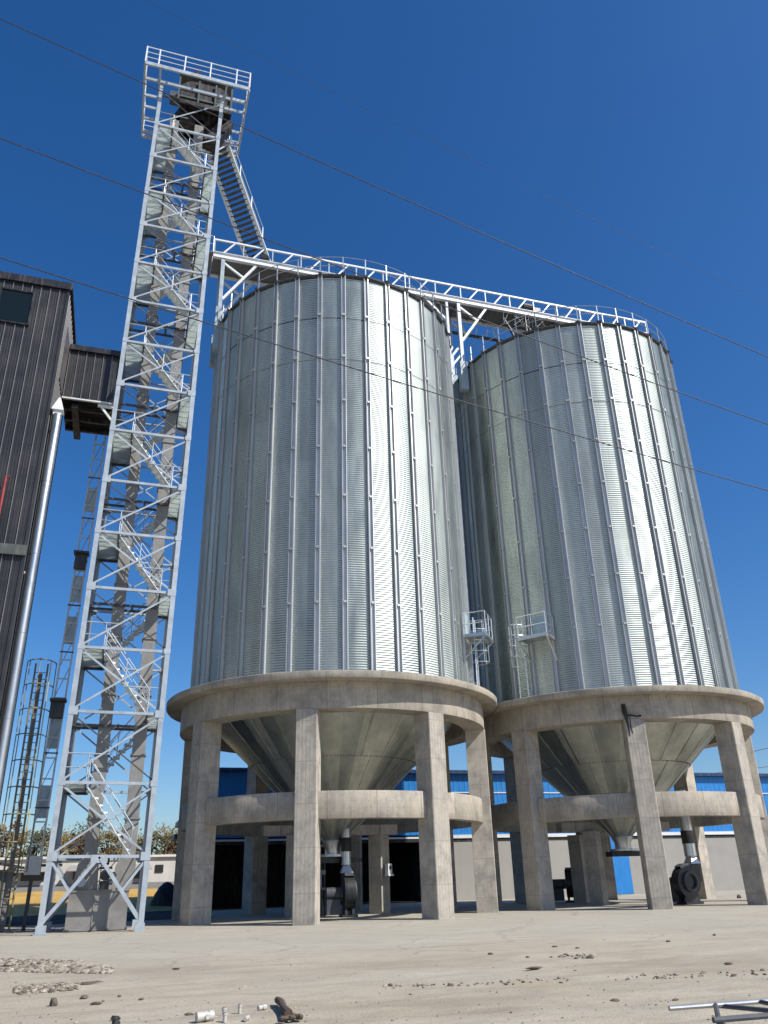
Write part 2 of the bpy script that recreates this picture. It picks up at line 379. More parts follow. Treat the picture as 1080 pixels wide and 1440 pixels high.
def apron():
    front = [(-30,-9.5),(-12,-10.2),(-4,-11.0),(-.2,-12.0),(1.6,-13.6),(4.2,-15.2),(7.1,-15.55),(10.5,-15.5),(14.5,-14.9),(19.2,-13.9),(26,-12.6),(38,-11.2),(60,-9)]
    pts = []
    for (x0,y0),(x1,y1) in zip(front, front[1:]):
        n = 14
        for k in range(n):
            t = k/n; pts.append((x0+(x1-x0)*t, y0+(y1-y0)*t+random.uniform(-.09,.09)))
    pts.append(front[-1])
    m = MB(); n = len(pts)
    for x, y in pts: m.v.append((x,y+1.1,.035))
    for x, y in pts: m.v.append((x,y,-.05))
    for x, y in pts: m.v.append((x,21.5,.035))
    for i in range(n-1):
        m.f.append((n+i,n+i+1,i+1,i)); m.f.append((i,i+1,2*n+i+1,2*n+i))
    m.build('pavement', M['apron'], kind='structure')
apron()
GZ = .035
g = MB(); g.add([(-40,9,.045),(7.0,9.6,.045),(7.15,24,.045),(-40,24,.045)], [(0,1,2,3)]); g.build('painted_shadow_yard', M['shadow_ground'], kind='structure')  # added near-black sheet, silo shadow on the yard put into its colour

# ------------------------------------------------------------------ concrete supports
SA = (12.0, 5.82); SB = (27.63, 5.76)
RS = 7.017; ZS = 9.47
def make_support(c, other, label):
    root = thing('silo_support', label, 'concrete support', (c[0], c[1], 0), 0, 'concrete ring supports under the silos')
    # ring slab, notched where it meets the neighbour's slab
    m = MB(); n = 144; ro, ri, z0, z1 = 8.19, 6.0, 9.17, ZS
    for i in range(n):
        a = 2*PI*i/n; d = Vector((math.sin(a), -math.cos(a))); r = ro+.012*math.sin(7*a)+.008*math.sin(19*a)
        if other:
            dx, dy = other[0]-c[0], other[1]-c[1]
            while (Vector((dx,dy))-d*r).length < 8.225 and r > 6.5: r -= .005
        for rr, z in ((ri,z0),(r-.02,z0),(r,z0+.03),(r,z1-.02),(r-.03,z1),(ri,z1)): m.v.append((d.x*rr, d.y*rr, z))
    for i in range(n):
        j = (i+1)%n
        for k in range(6):
            l = (k+1)%6; m.f.append((i*6+k, j*6+k, j*6+l, i*6+l))
    sharp(m.build('ring_slab', M['concrete'], root), 40)
    m = MB(); m.lathe([(6.45,8.05),(7.47,8.05),(7.48,8.07),(7.48,9.168),(6.45,9.168)], 144, closed_prof=True); sharp(m.build('ring_beam', M['concrete'], root), 40)
    m = MB(); m.lathe([(6.62,3.78),(7.10,3.78),(7.115,3.80),(7.115,4.81),(7.10,4.83),(6.62,4.83)], 144, closed_prof=True)
    sharp(m.build('middle_ring_beam', M['concrete'], root), 40)
    col = None
    for k in range(8):
        a = R_(-22.7+45*k)
        if col is None:
            b = MB(); w_, d_ = .45, .96
            # chamfered rectangular shaft, local -Y faces outwards
            p = [(-w_+.03,0),(w_-.03,0),(w_,.03),(w_,d_),(-w_,d_),(-w_,.03)]
            b.prism(p, 0, 8.045)
            col = b.build('column', M['column'], root)
            o = col
        else:
            o = link('column', col.data, root)
        o.location = (7.492*math.sin(a), -7.492*math.cos(a), 0); o.rotation_euler.z = a
    inner = None
    for (x, y) in ((2.45,.75),(-1.75,.1),(-.5,3.9)):
        if inner is None:
            b = MB(); b.box(-.36,.36,-.36,.36,0,3.5); inner = b.build('inner_column', M['column'], root); o = inner
        else: o = link('inner_column', inner.data, root)
        o.location = (x, y, 0); o.rotation_euler.z = R_(38)
    b = MB(); b.box(-3.3,3.3,.35,.95,3.505,3.95); b.build('inner_beam', M['concrete'], root)
    b = MB(); b.box(-.25,.25,.96,4.3,3.505,3.93); b.build('inner_beam', M['concrete'], root)
    return root
supA = make_support(SA, None, 'concrete ring support on eight columns nearer the steel tower, under the left silo')
supB = make_support(SB, SA, 'concrete ring support at the right, with a black crack at one column head')
# black crack at the head of the right support's front column
cr = MB(); a = R_(-22.7); 
def onface(x, z): return (7.496*math.sin(a)+x*math.cos(a), -7.496*math.cos(a)+x*math.sin(a), z)
for pts in ([(-.42,8.75,.10),(-.40,8.4,.13),(-.36,8.1,.09),(-.33,7.8,.05),(-.30,7.3,.02)], [(-.38,8.2,.07),(-.1,8.22,.05),(.15,8.16,.03),(.33,8.19,.05)], [(-.2,8.1,.02),(-.22,7.7,.03),(-.15,7.4,.015)]):
    cr.tube([onface(x, z) for x, z, r in pts], [r for x, z, r in pts], 6)
cr.build('crack_stain', M['rubber'], supB)

# ------------------------------------------------------------------ silos
def corrugated_wall(R, H, pitch=.112, amp=.0125, nseg=144, per=8):
    rows = int(H/pitch*per)+1
    z = np.linspace(.10, H, rows); r = R+amp*np.cos(2*PI*z/pitch)
    ang = np.linspace(0, 2*PI, nseg, endpoint=False)
    vs = np.empty((rows, nseg, 3)); vs[:,:,0] = r[:,None]*np.sin(ang); vs[:,:,1] = -r[:,None]*np.cos(ang); vs[:,:,2] = z[:,None]
    i = np.arange(rows-1)[:,None]*nseg; j = np.arange(nseg)[None,:]; jn = (j+1)%nseg
    f = np.stack([i+j, i+jn, i+nseg+jn, i+nseg+j], -1).reshape(-1,4)
    me = bpy.data.meshes.new('silo_wall'); nv = rows*nseg; nf = len(f)
    me.vertices.add(nv); me.vertices.foreach_set('co', vs.reshape(-1))
    me.loops.add(nf*4); me.loops.foreach_set('vertex_index', f.reshape(-1).astype(np.int32))
    me.polygons.add(nf); me.polygons.foreach_set('loop_start', np.arange(0,nf*4,4,dtype=np.int32))
    me.update(); me.polygons.foreach_set('use_smooth', np.ones(nf, bool)); me.validate(); me.materials.append(M['sheet'])
    return me
HS = 31.12-ZS
def make_silo(c, label):
    root = thing('grain_silo', label, 'silo', (c[0], c[1], ZS), 0, 'corrugated steel grain silos')
    link('wall', corrugated_wall(RS, HS), root)
    b = MB()
    prof = [(-.125,.0),(-.123,.135),(-.085,.14),(-.080,.04),(.080,.04),(.085,.14),(.123,.135),(.125,.0)]
    z0, z1 = .02, HS-.03; n = len(prof)
    b.add([(x,-(RS+d),z0) for x,d in prof]+[(x,-(RS+d),z1) for x,d in prof], [(i,i+1,i+1+n,i+n) for i in range(n-1)])
    for k in range(1, 8):
        z = HS-2.62*k
        b.box(-.11,.11,-(RS+.165),-(RS+.05),z-.05,z+.07) if k < 3 else b.box(-.06,.06,-(RS+.16),-(RS+.05),z-.05,z+.05)
    st = b.build('stiffener', M['stiff'], root)
    for k in range(1, 36): link('stiffener', st.data, root, rotz=R_(10*k))
    # narrow lap bands where the top two sheet rings overlap
    for k in (1, 2):
        b = MB(); z = HS-2.62*k-.14; b.lathe([(RS+.008,z-.012),(RS+.016,z-.012),(RS+.016,z+.012),(RS+.008,z+.012)], 144, closed_prof=True)
        sharp(b.build('lap_band', M['darksteel'], root))
    b = MB(); b.lathe([(RS-.03,.0),(RS+.24,.0),(RS+.24,.02),(RS+.05,.022),(RS+.05,.12),(RS-.03,.12)], 144, closed_prof=True)
    for k in range(144):
        a = 2*PI*k/144; x, y = math.sin(a), -math.cos(a)
        b.beam((x*(RS+.07),y*(RS+.07),.075),(x*(RS+.22),y*(RS+.22),.075),.02,.10)
    b.build('base_ring', M['galv'], root)
    b = MB(); b.lathe([(RS-.06,HS-.10),(RS+.13,HS-.06),(RS+.17,HS-.0),(RS+.15,HS+.05),(.9,HS+3.65),(.9,HS+3.95),(.001,HS+4.0)], 72)
    for k in range(36):
        a = R_(10*k); x, y = math.sin(a), -math.cos(a)
        b.beam((x*(RS+.22),y*(RS+.22),HS+.03),(x*1.0,y*1.0,HS+3.66),.16,.14)
    b.build('roof', M['eave'], root)
    rail = MB()
    for h in (.62, 1.22):
        rail.tube([((RS+.05)*math.sin(2*PI*k/72), -(RS+.05)*math.cos(2*PI*k/72), HS+.06+h) for k in range(72)], .022, 5, closed=True)
    rr = rail.build('roof_railing', M['white'], root)
    p = MB(); p.beam((0,-(RS+.05),HS-.02),(0,-(RS+.05),HS+1.30),.055,.055); po = p.build('railing_post', M['white'], rr)
    for k in range(1, 36): link('railing_post', po.data, rr, rotz=R_(10*k))
    # hopper below
    hb = MB(); zt, rt, zb, rb = 8.85-ZS, 6.35, 3.25-ZS, .55
    hb.lathe([(rt,zt+.25),(rt,zt),(rb,zb)], 96)
    hp = sharp(hb.build('hopper', M['hopper'], root), 30)
    sm = MB()
    for k in range(24):
        a = R_(15*k+4); x, y = math.sin(a), -math.cos(a)
        zm = 6.62-ZS; rm = rb+(rt-rb)*(zm-zb)/(zt-zb); a2 = R_(15*k+11); x2, y2 = math.sin(a2), -math.cos(a2)
        sm.beam((x*(rt+.006),y*(rt+.006),zt),(x*(rm+.006),y*(rm+.006),zm),.09,.03)
        if k % 2 == 0: sm.beam((x2*(rm+.006),y2*(rm+.006),zm),(x2*(rb+.006),y2*(rb+.006),zb),.08,.03)
    sm.build('seam', M['hopper'], hp)
    bo = MB()
    for k in range(220):
        a = 2*PI*k/220; x, y = math.sin(a), -math.cos(a)
        for zz in (6.60-ZS, 5.2-ZS):
            r = rb+(rt-rb)*(zz-zb)/(zt-zb)+.012
            bo.beam((x*r,y*r,zz-.03),(x*r,y*r,zz+.03),.025,.025)
    bo.build('bolt_row', M['darksteel'], hp)
    ob = MB(); ob.lathe([(rb,zb),(rb+.02,zb-.05),(.42,zb-.35),(.42,zb-.6),(.75,zb-.62),(.75,zb-.72),(.001,zb-.73)], 24)
    sharp(ob.build('outlet', M['galv'], root), 30)
    gt = MB(); gt.box(-.9,.9,-.32,.32,zb-.98,zb-.735); gt.box(.9,1.35,-.15,.15,zb-.95,zb-.78); gt.build('slide_gate', M['black'], root)
    return root
siloA = make_silo(SA, 'corrugated galvanised silo on the left, beside the lattice tower')
siloB = copy_tree(siloA); siloB.location = (SB[0], SB[1], ZS)
tag(siloB, 'corrugated galvanised silo on the right, its platform on its left flank', 'silo')

def silo_ladder(silo, a_lad, a_plat, side, zf):
    """ladder with cage and small railed platform on the shell; angles from -Y, degrees"""
    H0 = zf-ZS
    def pol(r, a, z): a = R_(a); return Vector((r*math.sin(a), -r*math.cos(a), z))
    lad = MB(); r = RS+.42; da = 1.9
    for s in (-1, 1): lad.tube([pol(r, a_lad+s*da, .02), pol(r, a_lad+s*da, H0+1.1)], .032, 6)
    for k in range(int((H0+1.0)/.3)): z = .25+.3*k; lad.tube([pol(r, a_lad-da, z), pol(r, a_lad+da, z)], .018, 5)
    for z in (.6, 2.2): 
        for s in (-1, 1): lad.tube([pol(RS, a_lad+s*da, z), pol(r, a_lad+s*da, z)], .02, 5)
    l = lad.build('access_ladder', M['galv'], silo)
    cg = MB()
    for z in [1.6+.55*i for i in range(5)]:
        if z > H0+.9: break
        pts = []
        for k in range(9):
            t = PI*k/8; pts.append(pol(r+.62*math.sin(t), a_lad-math.cos(t)*3.0, z))
        cg.tube(pts, .022, 5)
    for k in (2,4,6):
        t = PI*k/8; cg.tube([pol(r+.62*math.sin(t), a_lad-math.cos(t)*3.0, 1.6), pol(r+.62*math.sin(t), a_lad-math.cos(t)*3.0, H0+.9)], .018, 5)
    cg.build('safety_cage', M['galv'], l)
    pf = MB(); a0, a1 = sorted((a_plat-5.5, a_plat+5.5)); ro = RS+1.25
    A0, A1, B1, B0 = pol(RS+.12,a0,H0), pol(RS+.12,a1,H0), pol(ro,a1*1.0,H0), pol(ro,a0*1.0,H0)
    pf.add([A0,A1,B1,B0]+[p+Vector((0,0,.06)) for p in (A0,A1,B1,B0)], [(0,1,2,3),(7,6,5,4),(0,4,5,1),(1,5,6,2),(2,6,7,3),(3,7,4,0)])
    for p, q in ((A0,B0),(A1,B1)):
        pf.beam(p+Vector((0,0,-.06)), q+Vector((0,0,-.06)), .08,.10)
        pf.beam(q+Vector((0,0,-.1)), p+Vector((0,0,-1.15)), .06,.06)
    pf.beam(B0+Vector((0,0,-.06)), B1+Vector((0,0,-.06)), .08,.12)
    pl = pf.build('platform', M['galv'], silo)
    rl = MB()
    for h in (.55, 1.1): rl.tube([p+Vector((0,0,h)) for p in (A0,B0,B1,A1)], .026, 5)
    mid = (B0+B1)/2
    for p in (A0,B0,mid,B1,A1): rl.tube([p+Vector((0,0,.03)), p+Vector((0,0,1.12))], .026, 5)
    rl.build('railing', M['galv'], pl)
    door = MB(); q = R_(a_plat)
    d0 = pol(RS+.03, a_plat, H0+.75); d1 = pol(RS+.12, a_plat, H0+.75); door.beam(d0, d1, .8, 1.1); door.build('hatch', M['teal'], silo)
silo_ladder(siloA, 57, 54, 1, 12.25)
silo_ladder(siloB, -63, -54, -1, 12.4)

# ------------------------------------------------------------------ lattice tower
NZ = [0,2.598,5.211,7.892,10.481,13.068,15.617,18.127,20.722,23.218,25.69,28.178,30.636,33.159,35.554,38.122,40.564]
ZT = 44.0; S = 3.64
tower = thing('lattice_tower', 'tall white lattice steel tower with zigzag stairs and railed top platform', 'tower', (-.27,0,0)); tower.rotation_euler.y = .0112
for (x, y, ex, ey) in ((0,0,(1,0,0),(0,1,0)),(S,0,(-1,0,0),(0,1,0)),(S,S,(-1,0,0),(0,-1,0)),(0,S,(1,0,0),(0,-1,0))):
    m = MB(); m.angle((x,y,GZ),(x,y,ZT), .20, .025, ex, ey)
    e = Vector(ex); f = Vector(ey)
    m.box(x-.22+.12*ex[0], x+.22+.12*ex[0], y-.22+.12*ey[1], y+.22+.12*ey[1], GZ, .09)
    m.box(x+.13*ex[0]-.17, x+.13*ex[0]+.17, y+.13*ey[1]-.17, y+.13*ey[1]+.17, .09, .34)
    for k, z in enumerate(NZ[1:]):
        big = .30 if k % 2 == 0 else .22
        xa, xb = sorted((x-.012*ex[0], x+big*1.15*ex[0])); ya, yb = sorted((y-.012*ey[1], y-.0*ey[1]))
        m.box(xa, xb, ya, yb, z-big*.5, z+big*.5)
    m.build('leg', M['white'], tower)
faces = [((0,0),(S,0)),((S,0),(S,S)),((S,S),(0,S)),((0,S),(0,0))]
for fi, (p, q) in enumerate(faces):
    d = Vector((q[0]-p[0], q[1]-p[1], 0)).normalized(); nrm = Vector((d.y,-d.x,0))
    ins = -nrm*.05
    P0 = Vector((p[0],p[1],0))+ins; Q0 = Vector((q[0],q[1],0))+ins
    for k, z in enumerate(NZ[1:], 1):
        h = MB(); a = P0+Vector((0,0,z))+d*.05; b = Q0+Vector((0,0,z))-d*.05
        h.angle(a-Vector((0,0,.055)), b-Vector((0,0,.055)), .11, .02, (0,0,1), -nrm)
        h.build('horizontal_beam', M['white'], tower)
        if k == 1:
            m = MB(); mid = (a+b)/2
            if fi in (0,2):
                g1 = P0+Vector((0,0,.25)); g2 = Q0+Vector((0,0,.25))
                m.beam(mid, g1, .13, .05, nrm); m.beam(mid, g2, .13, .05, nrm)
                m.beam(a, (mid+g1)/2, .09,.04, nrm); m.beam(b, (mid+g2)/2, .09,.04, nrm)
                m.box(min(mid.x-.3,mid.x+.3), mid.x+.3, mid.y-.012, mid.y+.012, z-.22, z+.06)
            else:
                m.beam(P0+Vector((0,0,.25)), b, .11,.05, nrm)
            m.build('cross_brace', M['white'], tower)
        if k < len(NZ)-1 or True:
            z2 = NZ[k+1] if k < len(NZ)-1 else ZT-.6
            a2 = P0+Vector((0,0,z2))+d*.05; b2 = Q0+Vector((0,0,z2))-d*.05
            m = MB()
            if fi == 0:
                m.beam(a+Vector((0,0,.03)), b2-Vector((0,0,.05)), .075, .02, nrm)
                a_, b_ = a2-nrm*.10, b-nrm*.10
                if k % 2: m.beam(a_-Vector((0,0,.03)), b_+Vector((0,0,.03)), .08, .02, nrm)
                else:
                    m2 = MB(); m2.beam(a_-Vector((0,0,.03)), b_+Vector((0,0,.03)), .05, .05, nrm); m2.build('shade_toned_brace', M['darksteel'], tower)  # diagonal turned from the sun, its shade put into the dark colour
            elif fi == 2:
                m.beam(a, b2, .065,.03, nrm); m.beam(a2+ins, b+ins, .06,.03, nrm)
            else:
                m.beam(a, b2, .06,.03, nrm); m.beam(a2+ins, b+ins, .055,.03, nrm)
            m.build('cross_brace', M['white'], tower)
# landings and flights
def landing(z, left):
    x0, x1 = (.10,.98) if left else (2.98,3.54)
    m = MB(); m.box(x0,x1,.12,3.46,z-.02,z+.02)
    n = 7
    for i in range(n):
        y = .2+3.18*i/(n-1); m.box(x0+.02,x1-.02,y-.008,y+.008,z-.05,z-.022)
    l = m.build('landing', M['plate'], tower)
    xe = x1 if left else x0
    m = MB(); m.box(xe-.03,xe+.03,.10,3.48,z-.14,z+.05); m.box(min(x0,x1)+.035,max(x0,x1)-.035,3.465,3.53,z-.14,z+.05); m.build('edge_frame', M['darksteel'], l)
    h = MB()
    if left:
        h.tube([(.08,.14,z+1.08),(1.75,.14,z+1.08)], .028, 5); h.tube([(.08,.14,z+.56),(.98,.14,z+.56)], .02, 5)
        h.tube([(.98,.14,z),(.98,.14,z+1.08)], .024, 5); h.tube([(.12,3.4,z+1.08),(.12,.14,z+1.08)], .024, 5)
    else:
        h.tube([(3.56,.14,z+1.08),(1.9,.14,z+1.08)], .028, 5); h.tube([(3.56,.14,z+.56),(2.98,.14,z+.56)], .02, 5)
        h.tube([(2.98,.14,z),(2.98,.14,z+1.08)], .024, 5); h.tube([(3.52,3.4,z+1.08),(3.52,.14,z+1.08)], .024, 5)
    h.build('handrail', M['white'], l)
def flight(a, b, y0, y1):
    """a upper (x,z), b lower (x,z)"""
    m = MB(); A0 = Vector((a[0],0,a[1])); B0 = Vector((b[0],0,b[1]))
    for y in (y0, y1):
        m.beam(A0+Vector((0,y,-.02)), B0+Vector((0,y,-.02)), .03, .24, (0,1,0))
    n = 10
    for i in range(1, n):
        p = A0+(B0-A0)*(i/n); m.box(p.x-.14,p.x+.14,y0+.02,y1-.02,p.z-.05,p.z+.012)
    o = m.build('stair_flight', M['landing'], tower)
    h = MB()
    for y in (y0, y1):
        for hh, r in ((1.0,.022),(.5,.015)): h.tube([A0+Vector((0,y,hh)), B0+Vector((0,y,hh))], r, 5)
        for t in (.03,.5,.97): p = A0+(B0-A0)*t; h.tube([p+Vector((0,y,0)), p+Vector((0,y,1.0))], .017, 5)
    h.build('handrail', M['white'], o)
for k in range(2, 17):
    landing(NZ[k], k % 2 == 0)
for k in range(2, 17):
    zu, zl = NZ[k], NZ[k-1]
    if k == 2: flight((.98,zu),(2.95,zl+.0), .25,.95)
    elif k % 2 == 0: flight((.98,zu),(2.98,zl), .25,.95)
    else: flight((2.98,zu),(.98,zl), 2.65,3.35)
flight((2.9,NZ[1]),(.9,.05), 2.65,3.35)
for k in range(3, 17, 2):
    z = NZ[k]-.30
    m = MB(); m.beam((.05,1.42,z),(2.95,1.42,z), .08,.10); m.beam((.05,2.16,z),(2.95,2.16,z), .08,.10); m.beam((1.9,1.42,z+.02),(1.9,2.16,z+.02),.10,.12)
    m.build('cross_beam', M['darksteel'], tower)
# top platform
px0, px1, py0, py1, pz = -.9, 4.98, -1.0, 4.1, 43.86
m = MB()
for y in (py0, py1): m.box(px0, px1, y-.05, y+.05, pz-.12, pz+.12)
for x in (px0, px1): m.box(x-.05, x+.05, py0+.06, py1-.06, pz-.12, pz+.12)
for y in (-.05, S+.05): m.box(px0+.06, px1-.06, y-.05, y+.05, pz-.13, pz+.09)
for x in (-.05, S+.05): m.box(x-.05, x+.05, py0+.06, py1-.06, pz-.115, pz+.085)
for y in (1.1,1.9,2.7): m.box(px0+.06,-.11,y-.04,y+.04,pz-.09,pz+.08)
for y in (.7,2.2,3.1): m.box(S+.11,px1-.06,y-.04,y+.04,pz-.09,pz+.08)
tp = m.build('top_platform', M['white'], tower)
dk = MB(); dk.box(1.15,4.2,.9,3.55,pz+.13,pz+.19)
for x in (1.5,2.2,2.9,3.6): dk.box(x-.06,x+.06,.95,3.5,pz-.1,pz+.125)
for y in (.95,3.5): dk.box(1.15,4.2,y-.05,y+.05,pz-.12,pz+.126)
dk.build('drive_deck', M['brownsteel'], tp)
rl = MB()
cs = [(px0,py0),(px1,py0),(px1,py1),(px0,py1)]
for h, r in ((.42,.024),(.83,.024),(1.25,.034)): rl.tube([(x,y,pz+.1+h) for x, y in cs], r, 6, closed=True)
rp = rl.build('platform_railing', M['whitepaint'], tp)
for x in (px0,-.18,1.25,2.7,4.2,px1):
    for y in (py0, py1):
        q = MB(); q.beam((x,y,pz+.12),(x,y,pz+1.37), .07,.07); q.build('railing_post', M['whitepaint'], rp)
for y in (.2,1.5,2.8):
    for x in (px0, px1):
        q = MB(); q.beam((x,y,pz+.12),(x,y,pz+1.37), .07,.07); q.build('railing_post', M['whitepaint'], rp)

# ------------------------------------------------------------------ bucket elevator inside the tower
elev = thing('bucket_elevator', 'grey bucket elevator with twin trunks rising inside the white lattice tower', 'grain elevator')
for x0, x1 in ((.96,1.46),(2.38,2.90)):
    m = MB(); m.box(x0,x1,1.5,2.06,2.55,43.3)
    z = 4.0
    while z < 43: m.box(x0-.05,x1+.05,1.45,2.11,z-.03,z+.03); z += 2.45
    m.build('trunk', M['grey'], elev)
m = MB(); m.box(.60,2.78,1.45,3.0,.12,1.38); m.box(.55,2.83,1.40,3.05,.06,.12); m.box(.56,2.82,1.41,3.04,1.38,1.44)
m.box(1.52,1.56,1.42,1.449,.12,1.38); m.box(2.02,2.06,1.42,1.449,.12,1.38); m.box(1.56,2.02,1.425,1.449,.95,.98)
bt = m.build('boot', M['grey'], elev)
m = MB(); m.prism_y([(.66,1.445),(1.6,1.445),(1.55,2.35),(1.46,2.62),(.96,2.62),(.8,2.35)], 1.5, 2.5); m.prism_y([(2.12,1.445),(2.85,1.445),(2.95,2.3),(2.90,2.62),(2.38,2.62),(2.2,2.3)], 1.5, 2.5); m.build('boot_throat', M['grey'], elev)
m = MB(); m.tube([(1.85,1.25,1.95),(1.85,1.9,1.95)], .2, 14); m.box(1.68,2.02,1.3,1.8,1.45,1.75); m.box(1.62,2.08,1.28,1.36,2.16,2.24); m.tube([(1.85,1.3,2.35),(1.85,1.5,2.55)], .1, 8); m.build('take_up_gear', M['black'], elev)
m = MB(); m.tube([(1.0,1.36,1.72),(1.0,1.49,1.72)], .17, 14); m.build('bearing', M['white'], elev)
# head machine
hd = thing('elevator_head', 'dark brown elevator head machine on top of the lattice tower', 'machine', (.22,0,43.9+.15))
m = MB(); pr = [(1.2,.06),(3.75,.06),(4.05,.5),(4.05,1.2)]+[(2.6+1.45*math.cos(t),1.2+.95*math.sin(t)) for t in [PI*i/10 for i in range(1,10)]]+[(1.15,1.2),(1.15,.5)]
m.prism_y(pr, 1.15, 2.75); sharp(m.build('head_casing', M['brownsteel'], hd), 30)
m = MB(); m.box(1.0,4.2,1.05,1.148,1.1,1.22); m.box(1.0,4.2,1.05,1.148,.35,.47)
for x in (1.05,2.2,3.2,4.15): m.box(x-.05,x+.05,.98,1.049,.06,1.9)
m.box(1.0,4.2,1.0,2.9,2.16,2.24); m.build('service_frame', M['greensteel'], hd)
m = MB(); m.box(3.2,4.1,1.2,2.3,2.25,2.65); m.tube([(2.7,1.5,2.55),(3.2,1.5,2.55)], .22, 12); m.build('gearbox', M['greensteel'], hd)
m = MB(); m.tube([(2.0,1.6,2.24),(2.0,1.6,3.1)], .2, 12); m.box(1.8,2.2,1.4,1.8,3.1,3.3); m.build('drive_motor', M['black'], hd)
m = MB(); m.box(.55,1.14,1.6,2.3,.9,1.3); m.tube([(-.1,1.9,1.0),(1.1,1.9,1.0)], .07, 8); m.build('shaft_bearing', M['greensteel'], hd)
m = MB(); m.prism_y([(.75,-1.2),(2.7,-1.2),(3.7,-.02),(1.2,-.02)], 1.5, 2.06); m.prism_y([(2.72,-2.2),(3.5,-2.3),(4.4,-.3),(3.72,-.02)], 1.5, 2.3); m.build('throat', M['brownsteel'], hd)

# ------------------------------------------------------------------ stairs from tower to gallery
stw = thing('stairway', 'steep grated steel stair from tower top down to the gallery', 'stairs')
q0 = Vector((4.34,2.4,43.0)); q1 = Vector((7.85,5.45,36.6)); off = Vector((-1.05,.93,0))
for s in (0, 1):
    m = MB(); m.beam(q0+off*s, q1+off*s, .07, .26, (.75,-.66,0)); m.build('stringer', M['landing'], stw)
for i in range(1, 24):
    p = q0+(q1-q0)*(i/24); m = MB(); dv = Vector((.66,.75,0))
    m.add([p-dv*.10, p+dv*.10, p+dv*.10+off, p-dv*.10+off]+[x+Vector((0,0,.03)) for x in (p-dv*.10, p+dv*.10, p+dv*.10+off, p-dv*.10+off)],
          [(3,2,1,0),(4,5,6,7),(0,1,5,4),(1,2,6,5),(2,3,7,6),(3,0,4,7)])
    m.build('tread', M['darksteel'], stw)
m = MB()
for s in (0,):
    for h in (.6, 1.25): m.tube([q0+off*s+(q1-q0)*.05+Vector((0,0,h)), q0+off*s+(q1-q0)*.80+Vector((0,0,h))], .028, 5)
    for t in (.05,.3,.55,.8): p = q0+off*s+(q1-q0)*t; m.tube([p, p+Vector((0,0,1.25))], .026, 5)
m.build('handrail', M['white'], stw)
m = MB(); m.box(4.0,4.6,2.3,3.2,42.85,42.95); m.beam((3.9,1.6,42.9),(4.3,2.4,42.9),.1,.1); m.beam((3.9,3.2,42.9),(3.6,3.15,42.9),.1,.1); m.beam((3.75,1.6,41.2),(4.4,2.4,42.8),.08,.08); m.build('top_landing', M['white'], stw)

# ------------------------------------------------------------------ conveyor gallery
gal = thing('conveyor_gallery', 'long white truss walkway carrying the conveyor over both silo roofs', 'gallery')
U0, U1 = 4.25, 34.95; VN, VF = 5.0, 6.62; ZB = 36.12
for v in (VN, VF):
    s = -1 if v == VN else 1
    m = MB(); m.box(U0,U1,v-.07,v+.07,ZB,ZB+.42); m.box(U0,U1,min(v+.07*s,v+.16*s),max(v+.07*s,v+.16*s),ZB,ZB+.03); m.box(U0,U1,min(v+.07*s,v+.16*s),max(v+.07*s,v+.16*s),ZB+.39,ZB+.42)
    m.build('bottom_chord', M['whitepaint'], gal)
    m = MB(); m.box(U0,U1,v-.055,v+.055,ZB+1.38,ZB+1.49); m.build('top_rail', M['whitepaint'], gal)
n = 17; du = (U1-U0)/n
for v in (VN, VF):
    for i in range(n+1):
        u = U0+du*i; m = MB(); uu = min(max(u,U0+.05),U1-.05); m.beam((uu,v,ZB+.42),(uu,v,ZB+1.38), .07,.07); m.build('truss_post', M['white'], gal)
        if i < n:
            m = MB(); m.beam((u+.55,v,ZB+.43),(u+1.25,v,ZB+1.37), .09,.09)
            m.build('truss_diagonal', M['whitepaint'], gal)
m = MB(); m.box(U0,U1,VN+.08,VF-.08,ZB+.10,ZB+.14)
u = U0+.5
while u < U1: m.box(u-.05,u+.05,VN+.08,VF-.08,ZB+.0,ZB+.098); u += 1.2
m.build('deck', M['decksteel'], gal)
m = MB(); m.box(U0+1.5,U1-.6,5.5,6.1,ZB+.36,ZB+.86); 
u = U0+2.2
while u < U1-1: m.box(u-.03,u+.03,5.46,6.14,ZB+.15,ZB+.90); u += 2.4
m.build('conveyor_casing', M['grey'], gal)
m = MB(); m.tube([(U0+1.2,5.2,ZB+.55),(U0+1.2,6.4,ZB+.55)], .3, 12); m.tube([(U0+2.9,5.35,ZB+1.0),(U0+3.4,5.35,ZB+1.0)], .28, 12); m.build('tail_drum', M['black'], gal)
# drop chutes and drive above the silos
for cx in (SA[0], SB[0]):
    m = MB(); m.prism_y([(cx-.3,ZB+.05),(cx+.3,ZB+.05),(cx+.2,35.0),(cx-.2,35.0)], 5.6, 6.05); m.build('drop_chute', M['darksteel'], gal)
m = MB(); m.tube([(25.2,5.25,ZB+.95),(25.9,5.25,ZB+.95)], .3, 12); m.box(25.0,26.4,5.1,5.5,ZB+.45,ZB+.62); m.box(26.0,26.5,5.1,5.5,ZB+.63,ZB+1.0); m.build('drive_motor', M['black'], gal)
m = MB(); m.tube([(31.0,6.35,ZB+.9),(31.7,6.35,ZB+.9)], .22, 12); m.box(30.8,31.9,6.2,6.5,ZB+.3,ZB+.62); m.build('drive_motor', M['darksteel'], gal)
